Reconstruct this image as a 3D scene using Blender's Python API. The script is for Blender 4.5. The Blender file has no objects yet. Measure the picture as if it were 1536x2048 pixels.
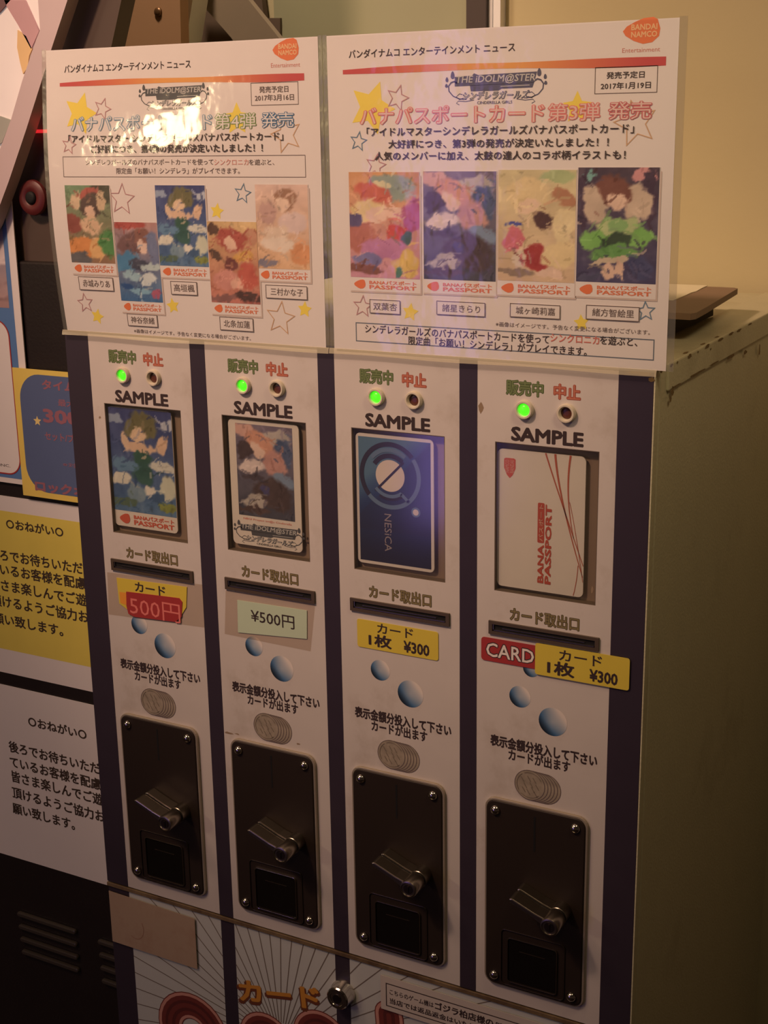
import bpy, bmesh, math, random
import numpy as np
from mathutils import Vector, Matrix
PI = math.pi
sc = bpy.context.scene
COL = sc.collection
random.seed(7)

# ------------------------------------------------------------------ camera
# Everything is measured in millimetres from the first green lamp on the front
# of the card machine: x to the right, y into the machine, z up.
Z0 = 1340.0
YAW, PITCH, ROLL, FPX = math.radians(-28.49694685), math.radians(-15.58861591), math.radians(-0.92938375), 2753.388617593747
CAM = np.array([596.5567, -731.2108, 159.0242])
ca, sa, cb, sb, cc, sn = math.cos(YAW), math.sin(YAW), math.cos(PITCH), math.sin(PITCH), math.cos(ROLL), math.sin(ROLL)
FW = np.array([sa*cb, ca*cb, sb]); _r = np.array([ca, -sa, 0]); _u = np.cross(_r, FW)
RT = cc*_r + sn*_u; UP = -sn*_r + cc*_u
cam = bpy.data.cameras.new('camera'); camo = bpy.data.objects.new('camera', cam); COL.objects.link(camo)
cam.sensor_fit = 'HORIZONTAL'; cam.sensor_width = 36; cam.lens = FPX/1536*36; cam.clip_start = 0.01
m = Matrix(((RT[0], UP[0], -FW[0], CAM[0]/1000), (RT[1], UP[1], -FW[1], CAM[1]/1000), (RT[2], UP[2], -FW[2], (CAM[2]+Z0)/1000), (0, 0, 0, 1)))
camo.matrix_world = m
sc.camera = camo

# ------------------------------------------------------------------ light
w = bpy.data.worlds.new('world'); sc.world = w; w.use_nodes = True
w.node_tree.nodes['Background'].inputs[0].default_value = (1, .62, .42, 1)
w.node_tree.nodes['Background'].inputs[1].default_value = 0.024
def W(x, y, z): return Vector((x/1000, y/1000, (z+Z0)/1000))
def lamp(name, kind, pos, aim, power, color, **kw):
    L = bpy.data.lights.new(name, kind); L.energy = power; L.color = color
    for k, v in kw.items(): setattr(L, k, v)
    o = bpy.data.objects.new(name, L); COL.objects.link(o); o.location = W(*pos)
    d = W(*aim) - W(*pos); o.rotation_euler = d.to_track_quat('-Z', 'Y').to_euler()
    return o
WARM = (1, .64, .44)
lamp('ceiling_spotlight', 'SPOT', (-250, -900, 1000), (50, 0, 215), 62, WARM, spot_size=math.radians(38.5), spot_blend=1.0, shadow_soft_size=.06)
lamp('ceiling_downlight', 'AREA', (-150, -1000, 1060), (100, 0, 0), 4, WARM, shape='DISK', size=.5)
lamp('wall_downlight', 'SPOT', (750, -200, 1000), (520, 390, 600), 6.5, (1, .68, .42), spot_size=math.radians(78), spot_blend=1.0, shadow_soft_size=.05)
lamp('side_downlight', 'SPOT', (600, -230, 400), (372, 0, 60), 3.2, (1, .74, .45), spot_size=math.radians(72), spot_blend=1.0, shadow_soft_size=.06)
lamp('left_fill_light', 'AREA', (-560, -700, 900), (-260, 120, 200), 2.6, WARM, shape='DISK', size=.3)  # added fill to brighten the slanted sign frame, no known lamp there
lamp('back_fill_light', 'SPOT', (-130, 60, 900), (-130, 340, 240), 22, (1, .74, .55), spot_size=math.radians(50), spot_blend=1.0, shadow_soft_size=.05)  # added fill that lifts the dark board and post behind the sheets
lamp('far_arcade_lamp', 'POINT', (-1080, -1650, 268), (30, 0, 150), 6.5, (1, .76, .42), shadow_soft_size=.055)
lamp('far_arcade_lamp', 'POINT', (-1400, -1500, 430), (30, 0, 150), 5, (1, .8, .5), shadow_soft_size=.04)
lamp('violet_light_strip', 'AREA', (-640, -1820, -150), (243, 0, 60), 1.3, (.45, .28, 1), shape='RECTANGLE', size=.13, size_y=1.0)
sc.view_settings.view_transform = 'Standard'; sc.view_settings.look = 'None'
sc.view_settings.gamma = 1; sc.view_settings.use_curve_mapping = False
sc.view_settings.exposure = -0.15

# ------------------------------------------------------------------ materials
def s2l(c):
    c = np.asarray(c, float)/255
    return tuple(np.where(c <= .04045, c/12.92, ((c+.055)/1.055)**2.4))
MATS = {}
def M(name, rgb, rough=.5, metal=0, var=.06, scale=40, bump=0, bscale=300, coat=0, alpha=1, emit=0, spec=.5):
    if name in MATS: return MATS[name]
    mt = bpy.data.materials.new(name); mt.use_nodes = True; nt = mt.node_tree; N = nt.nodes; Lk = nt.links
    b = N['Principled BSDF']; col = s2l(rgb)
    b.inputs['Roughness'].default_value = rough; b.inputs['Metallic'].default_value = metal
    b.inputs['Specular IOR Level'].default_value = spec
    b.inputs['Coat Weight'].default_value = coat; b.inputs['Coat Roughness'].default_value = .08
    b.inputs['Alpha'].default_value = alpha
    tc = N.new('ShaderNodeTexCoord')
    nz = N.new('ShaderNodeTexNoise'); nz.inputs['Scale'].default_value = scale; nz.inputs['Detail'].default_value = 5
    Lk.new(tc.outputs['Object'], nz.inputs['Vector'])
    mx = N.new('ShaderNodeMix'); mx.data_type = 'RGBA'
    mx.inputs[6].default_value = tuple(v*(1-var) for v in col)+(1,); mx.inputs[7].default_value = tuple(min(1, v*(1+var)) for v in col)+(1,)
    Lk.new(nz.outputs['Fac'], mx.inputs[0]); Lk.new(mx.outputs[2], b.inputs['Base Color'])
    if emit:
        b.inputs['Emission Color'].default_value = col+(1,); b.inputs['Emission Strength'].default_value = emit
    if bump:
        n2 = N.new('ShaderNodeTexNoise'); n2.inputs['Scale'].default_value = bscale; Lk.new(tc.outputs['Object'], n2.inputs['Vector'])
        bp = N.new('ShaderNodeBump'); bp.inputs['Strength'].default_value = bump; bp.inputs['Distance'].default_value = .001
        Lk.new(n2.outputs['Fac'], bp.inputs['Height']); Lk.new(bp.outputs[0], b.inputs['Normal'])
    MATS[name] = mt; return mt
def Mworn(name, rgb, dirt, rough=.5, lo=.56, hi=.72, scale=9, amount=.6, **kw):
    mt = M(name, rgb, rough, **kw); nt = mt.node_tree; N = nt.nodes; Lk = nt.links
    if 'worn' in mt: return mt
    mt['worn'] = 1
    b = N['Principled BSDF']; src = b.inputs['Base Color'].links[0].from_socket
    tc = [n for n in N if n.type == 'TEX_COORD'][0]
    nz = N.new('ShaderNodeTexNoise'); nz.inputs['Scale'].default_value = scale; nz.inputs['Detail'].default_value = 9; nz.inputs['Roughness'].default_value = .68
    Lk.new(tc.outputs['Object'], nz.inputs['Vector'])
    rp = N.new('ShaderNodeMapRange'); rp.inputs[1].default_value = lo; rp.inputs[2].default_value = hi; rp.inputs[4].default_value = amount
    Lk.new(nz.outputs['Fac'], rp.inputs[0])
    mx = N.new('ShaderNodeMix'); mx.data_type = 'RGBA'; mx.inputs[7].default_value = s2l(dirt)+(1,)
    Lk.new(rp.outputs[0], mx.inputs[0]); Lk.new(src, mx.inputs[6]); Lk.new(mx.outputs[2], b.inputs['Base Color'])
    return mt
def Mprint():
    if 'colour_print' in MATS: return MATS['colour_print']
    mt = M('colour_print', (255, 255, 255), .55); nt = mt.node_tree
    at_ = nt.nodes.new('ShaderNodeAttribute'); at_.attribute_name = 'Col'
    nt.links.new(at_.outputs['Color'], nt.nodes['Principled BSDF'].inputs['Base Color']); return mt
def Mfilm(name, tint, rough, body, bump=0, bs=30, ior=1.5, bcol=(200, 200, 190)):
    if name in MATS: return MATS[name]
    mt = bpy.data.materials.new(name); mt.use_nodes = True; nt = mt.node_tree; N = nt.nodes; Lk = nt.links; N.clear()
    out = N.new('ShaderNodeOutputMaterial'); tr = N.new('ShaderNodeBsdfTransparent'); gl = N.new('ShaderNodeBsdfGlossy'); df = N.new('ShaderNodeBsdfDiffuse')
    tr.inputs[0].default_value = tint+(1,); gl.inputs['Roughness'].default_value = rough; df.inputs[0].default_value = s2l(bcol)+(1,)
    ge = N.new('ShaderNodeNewGeometry'); dt = N.new('ShaderNodeVectorMath'); dt.operation = 'DOT_PRODUCT'; Lk.new(ge.outputs['Incoming'], dt.inputs[0]); Lk.new(ge.outputs['Normal'], dt.inputs[1])
    def mth(op, a, b_=None):
        k = N.new('ShaderNodeMath'); k.operation = op
        for i_, q_ in enumerate((a, b_)):
            if q_ is None: continue
            if isinstance(q_, (int, float)): k.inputs[i_].default_value = q_
            else: Lk.new(q_, k.inputs[i_])
        return k.outputs[0]
    fr_ = mth('ADD', mth('MULTIPLY', mth('POWER', mth('SUBTRACT', 1.0, mth('ABSOLUTE', dt.outputs['Value'])), 5.0), .92), .05)
    m1 = N.new('ShaderNodeMixShader'); m1.inputs[0].default_value = body; Lk.new(tr.outputs[0], m1.inputs[1]); Lk.new(df.outputs[0], m1.inputs[2])
    m2 = N.new('ShaderNodeMixShader'); Lk.new(fr_, m2.inputs[0]); Lk.new(m1.outputs[0], m2.inputs[1]); Lk.new(gl.outputs[0], m2.inputs[2]); Lk.new(m2.outputs[0], out.inputs[0])
    if bump:
        tc = N.new('ShaderNodeTexCoord'); n2 = N.new('ShaderNodeTexNoise'); n2.inputs['Scale'].default_value = bs; n2.inputs['Detail'].default_value = 4; Lk.new(tc.outputs['Object'], n2.inputs['Vector'])
        bp = N.new('ShaderNodeBump'); bp.inputs['Strength'].default_value = bump; bp.inputs['Distance'].default_value = .004
        Lk.new(n2.outputs['Fac'], bp.inputs['Height']); Lk.new(bp.outputs[0], gl.inputs['Normal']); Lk.new(bp.outputs[0], dt.inputs[1])
    MATS[name] = mt; return mt

# ------------------------------------------------------------------ object helpers
def tag(o, label=None, cat=None, group=None, kind=None):
    if label: o['label'] = label
    if cat: o['category'] = cat
    if group: o['group'] = group
    if kind: o['kind'] = kind
    return o
def thing(name, label, cat, loc, group=None):
    o = bpy.data.objects.new(name, None); COL.objects.link(o); o.location = W(*loc); o.empty_display_size = .02
    return tag(o, label, cat, group)
def wloc(o):
    v = o.location.copy()
    while o.parent: o = o.parent; v += o.location
    return v
def link(name, verts, faces, mat, parent=None, smooth=False, cols=None, org=None):
    """verts in mm (machine coordinates); the object keeps its own origin"""
    V = np.array(verts, float)
    V[:, 2] += Z0; V /= 1000
    c = (V.min(0)+V.max(0))/2 if org is None else np.array(org)
    me = bpy.data.meshes.new(name); me.from_pydata((V-c).tolist(), [], faces); me.materials.append(mat)
    if smooth: me.polygons.foreach_set('use_smooth', [True]*len(me.polygons))
    if cols is not None:
        a = me.color_attributes.new('Col', 'FLOAT_COLOR', 'POINT')
        cc_ = np.ones((len(V), 4)); cc_[:, :3] = cols; a.data.foreach_set('color', cc_.ravel())
    o = bpy.data.objects.new(name, me); COL.objects.link(o)
    o.location = Vector(c)
    if parent:
        o.parent = parent; o.location = Vector(c) - wloc(parent)
    return o
def struct(name, verts, faces, mat, parent=None): return tag(link(name, verts, faces, mat, parent), kind='structure')
class G:
    def __init__(s): s.v = []; s.f = []
    def add(s, v, f):
        n = len(s.v); s.v += [tuple(p) for p in v]; s.f += [tuple(i+n for i in q) for q in f]; return s
    def box(s, x0, x1, y0, y1, z0, z1):
        v = [(x, y, z) for x in (x0, x1) for y in (y0, y1) for z in (z0, z1)]
        return s.add(v, [(0, 1, 3, 2), (4, 6, 7, 5), (0, 4, 5, 1), (2, 3, 7, 6), (0, 2, 6, 4), (1, 5, 7, 3)])
    def prism(s, poly, y0, y1):                      # poly in x,z extruded from y0 (front) to y1
        n = len(poly); v = [(x, y0, z) for x, z in poly]+[(x, y1, z) for x, z in poly]
        return s.add(v, [tuple(range(n)), tuple(range(2*n-1, n-1, -1))]+[(i, i+n, (i+1) % n+n, (i+1) % n) for i in range(n)])
    def ring(s, outer, inner, y0, y1):               # frame between two matching outlines
        n = len(outer); v = [(x, y0, z) for x, z in outer]+[(x, y0, z) for x, z in inner]+[(x, y1, z) for x, z in outer]+[(x, y1, z) for x, z in inner]
        f = []
        for i in range(n):
            j = (i+1) % n
            f += [(i, j, j+n, i+n), (i+2*n, i+3*n, j+3*n, j+2*n), (i, i+2*n, j+2*n, j), (i+n, j+n, j+3*n, i+3*n)]
        return s.add(v, f)
    def lathe(s, cx, cz, prof, n=28, cap0=True, cap1=True):     # prof: (radius, y) list, axis along y
        v = [(cx+r*math.cos(2*PI*k/n), y, cz+r*math.sin(2*PI*k/n)) for r, y in prof for k in range(n)]
        f = [(a*n+k, a*n+(k+1) % n, (a+1)*n+(k+1) % n, (a+1)*n+k) for a in range(len(prof)-1) for k in range(n)]
        if cap0: f.append(tuple(range(n)))
        if cap1: f.append(tuple(range((len(prof)-1)*n, len(prof)*n))[::-1])
        return s.add(v, f)
    def mesh(s, name, mat, parent=None, smooth=False, bevel=0, seg=2, autos=False):
        o = link(name, s.v, s.f, mat, parent, smooth)
        bm = bmesh.new(); bm.from_mesh(o.data); bmesh.ops.recalc_face_normals(bm, faces=bm.faces)
        if autos:
            for e in bm.edges:
                if len(e.link_faces) == 2 and e.calc_face_angle(0) > .7: e.smooth = False
        if bevel: 
            bmesh.ops.bevel(bm, geom=[e for e in bm.edges if len(e.link_faces) == 2 and e.calc_face_angle(0) > .5], offset=bevel/1000, segments=seg, affect='EDGES', profile=.5)
            bmesh.ops.recalc_face_normals(bm, faces=bm.faces)
        bm.to_mesh(o.data); bm.free(); return o
def rrect(x0, x1, z0, z1, r, n=5):
    P = []
    for cx, cz, a in ((x1-r, z1-r, 0), (x0+r, z1-r, 90), (x0+r, z0+r, 180), (x1-r, z0+r, 270)):
        for k in range(n+1):
            t = math.radians(a+90*k/n); P.append((cx+r*math.cos(t), cz+r*math.sin(t)))
    return P
def circ(cx, cz, r, n=24, rz=None): return [(cx+r*math.cos(2*PI*k/n), cz+(rz or r)*math.sin(2*PI*k/n)) for k in range(n)]
def star(cx, cz, r, rot=0, k=.45, n=5): return [(cx+(r if i % 2 == 0 else r*k)*math.sin(math.radians(rot)+i*PI/n), cz+(r if i % 2 == 0 else r*k)*math.cos(math.radians(rot)+i*PI/n)) for i in range(2*n)]

# ------------------------------------------------------------------ printed surfaces (flat or bowed sheets)
class Surf:
    def __init__(s, Y, bow=None): s.Y = Y; s.b = bow or (lambda x, z: 0.)
    def at(s, px, py):
        d = FW + RT*(px-768)/FPX - UP*(py-1024)/FPX; Y = s.Y
        for _ in range(4 if s.b else 1):
            t = (Y-CAM[1])/d[1]; p = CAM+t*d; Y = s.Y+s.b(p[0], p[2])
        return p[0], p[2]
    def p3(s, x, z, lay=0): return (x, s.Y+s.b(x, z)-.09*lay, z)
    def poly(s, name, P, mat, parent, lay=1):
        return link(name, [s.p3(x, z, lay) for x, z in P], [tuple(range(len(P)))], mat, parent)
    def polys(s, name, Ps, mat, parent, lay=1):
        v = []; f = []
        for P in Ps: n = len(v); v += [s.p3(x, z, lay) for x, z in P]; f.append(tuple(range(n, n+len(P))))
        return link(name, v, f, mat, parent)
    def outline(s, name, loops, w_, mat, parent, lay=1):
        v = []; f = []
        for P in loops:
            cx = sum(p[0] for p in P)/len(P); cz = sum(p[1] for p in P)/len(P); n = len(P); b = len(v); ins = []
            for i in range(n):
                p0, p1, p2 = Vector(P[i-1]), Vector(P[i]), Vector(P[(i+1) % n])
                a = (p1-p0).normalized(); c = (p2-p1).normalized(); na = Vector((-a.y, a.x)); nc = Vector((-c.y, c.x)); nn = na+nc
                if nn.length < 1e-6: nn = na
                nn.normalize(); k = w_/max(.35, nn.dot(na))
                area = sum(P[j][0]*P[(j+1) % n][1]-P[(j+1) % n][0]*P[j][1] for j in range(n))
                ins.append(p1+nn*k*(1 if area > 0 else -1))
            v += [s.p3(x, z, lay) for x, z in P]+[s.p3(q.x, q.y, lay) for q in ins]
            f += [(b+i, b+(i+1) % n, b+n+(i+1) % n, b+n+i) for i in range(n)]
        return link(name, v, f, mat, parent)
    def strokes(s, name, lines, mat, parent, lay=1):     # lines: (points, width) with tapering allowed
        v = []; f = []
        for P, wd in lines:
            b = len(v); n = len(P)
            for i, (x, z) in enumerate(P):
                q0 = P[max(0, i-1)]; q1 = P[min(n-1, i+1)]; dx, dz = q1[0]-q0[0], q1[1]-q0[1]; L = math.hypot(dx, dz) or 1
                h = (wd(i/(n-1)) if callable(wd) else wd)/2
                v += [s.p3(x-dz/L*h, z+dx/L*h, lay), s.p3(x+dz/L*h, z-dx/L*h, lay)]
            f += [(b+2*i, b+2*i+1, b+2*i+3, b+2*i+2) for i in range(n-1)]
        return link(name, v, f, mat, parent)
    def grid(s, name, x0, x1, z0, z1, mat, parent, lay=0, nx=8, nz=8, colf=None, thick=0):
        us = np.linspace(0, 1, nx+1); vs = np.linspace(0, 1, nz+1)
        v = [s.p3(x0+(x1-x0)*u, z0+(z1-z0)*q, lay) for q in vs for u in us]
        f = [(j*(nx+1)+i, j*(nx+1)+i+1, (j+1)*(nx+1)+i+1, (j+1)*(nx+1)+i) for j in range(nz) for i in range(nx)]
        cols = None
        if colf is not None:
            uu, qq = np.meshgrid(us, 1-vs); cols = colf(uu.ravel(), qq.ravel())
        if thick:
            n = len(v); v += [(a, b+thick, c) for a, b, c in v]; f += [tuple(i+n for i in q[::-1]) for q in f]
            rim = [i for i in range(nx+1)]+[(j+1)*(nx+1)+nx for j in range(nz)]+[nz*(nx+1)+i for i in range(nx-1, -1, -1)]+[j*(nx+1) for j in range(nz-1, 0, -1)]
            f += [(rim[i], rim[i]+n, rim[(i+1) % len(rim)]+n, rim[(i+1) % len(rim)]) for i in range(len(rim))]
        return link(name, v, f, mat, parent, cols=cols)
    def text(s, txt, box, mat, parent, lay=2, bold=0., rot=0, quarter=0, shear=0, name='lettering', keep=False):
        """letters fitted to a box (x0,x1,z0,z1) on the surface"""
        V, F = glyphs(txt, bold, shear); dy = V[:, 2]; V = V[:, :2].copy()
        if quarter == 1: V = np.stack([-V[:, 1], V[:, 0]], 1)      # reads bottom to top
        if quarter == -1: V = np.stack([V[:, 1], -V[:, 0]], 1)
        lo = V.min(0); sp = V.max(0)-lo; x0, x1, z0, z1 = box
        V = (V-lo)/sp*np.array([x1-x0, z1-z0])+np.array([x0, z0])
        if rot:
            c = np.array([(x0+x1)/2, (z0+z1)/2]); a = math.radians(rot); V = (V-c)@np.array([[math.cos(a), math.sin(a)], [-math.sin(a), math.cos(a)]])+c
        return link(name, [s.p3(x, z, lay+e) for (x, z), e in zip(V, dy)], F, mat, parent)
    def textp(s, txt, xl, yl, xr, yr, h, mat, parent, **kw):
        x0, za = s.at(xl, yl); x1, zb = s.at(xr, yr); zc = (za+zb)/2; xm, ym = (xl+xr)/2, (yl+yr)/2
        hh = (s.at(xm, ym-h/2)[1]-s.at(xm, ym+h/2)[1])/2
        return s.text(txt, (x0, x1, zc-hh, zc+hh), mat, parent, **kw)
    def boxp(s, xa, ya, xb, yb):                       # pixel corners TL, BR -> x0,x1,z0,z1
        x0, z1 = s.at(xa, ya); x1, z0 = s.at(xb, yb); return x0, x1, z0, z1
GL = {}
def glyphs(txt, bold=0., shear=0):
    k = (txt, bold, shear)
    if k in GL: return GL[k]
    cu = bpy.data.curves.new('tmp', 'FONT'); cu.body = txt; cu.size = 1; cu.shear = shear; cu.resolution_u = 2; cu.fill_mode = 'FRONT'; cu.align_x = 'CENTER'
    o = bpy.data.objects.new('tmp', cu); COL.objects.link(o)
    dg = bpy.context.evaluated_depsgraph_get(); me = bpy.data.meshes.new_from_object(o.evaluated_get(dg))
    V = np.zeros(len(me.vertices)*3); me.vertices.foreach_get('co', V); V = V.reshape(-1, 3)[:, :2]
    F = [tuple(p.vertices) for p in me.polygons]; V = np.c_[V, np.zeros(len(V))]
    bpy.data.objects.remove(o); bpy.data.curves.remove(cu); bpy.data.meshes.remove(me)
    if bold > 0:                                       # heavier weight: the glyph struck several times
        n = len(V); m_ = 4 if bold < .03 else (8 if bold < .12 else 16); sh = [(math.cos(2*PI*(q+.5)/m_)*bold*.8, math.sin(2*PI*(q+.5)/m_)*bold*.8) for q in range(m_)]
        if bold > .05: sh += [(0, 0)]
        if bold > .12: sh += [(a*.5, b*.5) for a, b in sh[:16:2]]
        V0, F0_ = V[:, :2], F; V = np.concatenate([np.c_[V0+np.array(d), np.full(n, .07*j_/len(sh))] for j_, d in enumerate(sh)]); F = [tuple(i+j*n for i in f) for j in range(len(sh)) for f in F0_]
    GL[k] = (V, F); return GL[k]
def rectP(b): x0, x1, z0, z1 = b; return [(x0, z0), (x1, z0), (x1, z1), (x0, z1)]
def blobs0(seed, cx, cz, rx, rz, n=11):
    rr = random.Random(seed); return [(cx+rx*(.5+rr.random())*math.cos(2*PI*k/n), cz+rz*(.5+rr.random())*math.sin(2*PI*k/n)) for k in range(n)]
def dense(P, n=8):
    out = []
    for i in range(len(P)):
        a, b = P[i], P[(i+1) % len(P)]
        out += [(a[0]+(b[0]-a[0])*k/n, a[1]+(b[1]-a[1])*k/n) for k in range(n)]
    return out

# --- abstract colour patches for the printed pictures
def noise2(seed):
    rg = np.random.RandomState(seed); K = [(rg.randn(2)*f, rg.rand()*6.28, 1/f**.6) for f in (3, 5, 8, 13, 21, 34, 50) for _ in range(3)]
    def f(u, v): return sum(a*np.sin(k[0]*u*1.0+k[1]*v*1.6+p) for k, p, a in K)/2.2
    return f
def art(bg, blobs, seed, sat=1):
    n1, n2, n3, n4, n5, n6 = [noise2(seed+j) for j in range(6)]
    def f(u, v):
        uu = u+.075*n1(u, v)+.03*n5(u*2.6, v*2.6); vv = v+.05*n2(u, v)+.022*n6(u*2.6, v*2.6)
        tb = np.clip(vv, 0, 1)[:, None]; c = np.array(bg[0])*(1-tb)+np.array(bg[1])*tb
        c = c+np.outer(np.clip(n3(u*1.5, v*1.5), -1.5, 1.5), (16, 16, 14))
        for bu, bv, ru, rv, col in blobs:
            d = ((uu-bu)/ru)**2+((vv-bv)/rv)**2; a = np.clip((1.25-d)/.45, 0, 1)[:, None]
            c = c*(1-a)+(np.array(col)+np.outer(n4(u*2, v*2), (12, 11, 10)))*a
        ang = np.cos; rs = np.random.RandomState(seed*7+1); base = c.copy()
        for _ in range(70):
            su, sv, an, la = rs.rand(), rs.rand(), rs.rand()*PI, .03+.1*rs.rand(); wd_ = .007+.016*rs.rand(); j_ = np.argmin((u-su-rs.randn()*.1)**2+(v-sv-rs.randn()*.06)**2)
            du, dv_ = (u-su), (v-sv)*1.6; p_ = du*math.cos(an)+dv_*math.sin(an); q_ = -du*math.sin(an)+dv_*math.cos(an)+p_*p_*(rs.rand()-.5)*9
            a = (((p_/la)**2+(q_/wd_)**2) < 1)[:, None]*.6; k_ = base[j_]+rs.choice([-40, -25, 14, 26]); c = c*(1-a)+k_*a
        st = np.clip((n5(u*3.1+.3*v, v*1.3)-.75)/.5, 0, 1)[:, None]*.2; c = c*(1-st)+(c*.35+160)*st       # light brush strokes
        sd = np.clip((n6(u*2.2, v*2.0-.5*u)-.85)/.4, 0, 1)[:, None]*.45; c = c*(1-sd*.7)
        c = c*.8+(c.mean(1, keepdims=True)*.12+np.array((17, 15, 14)))
        return np.array([s2l(x) for x in np.clip(c, 8, 250)])
    return f
WHT = (235, 235, 228)
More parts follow.
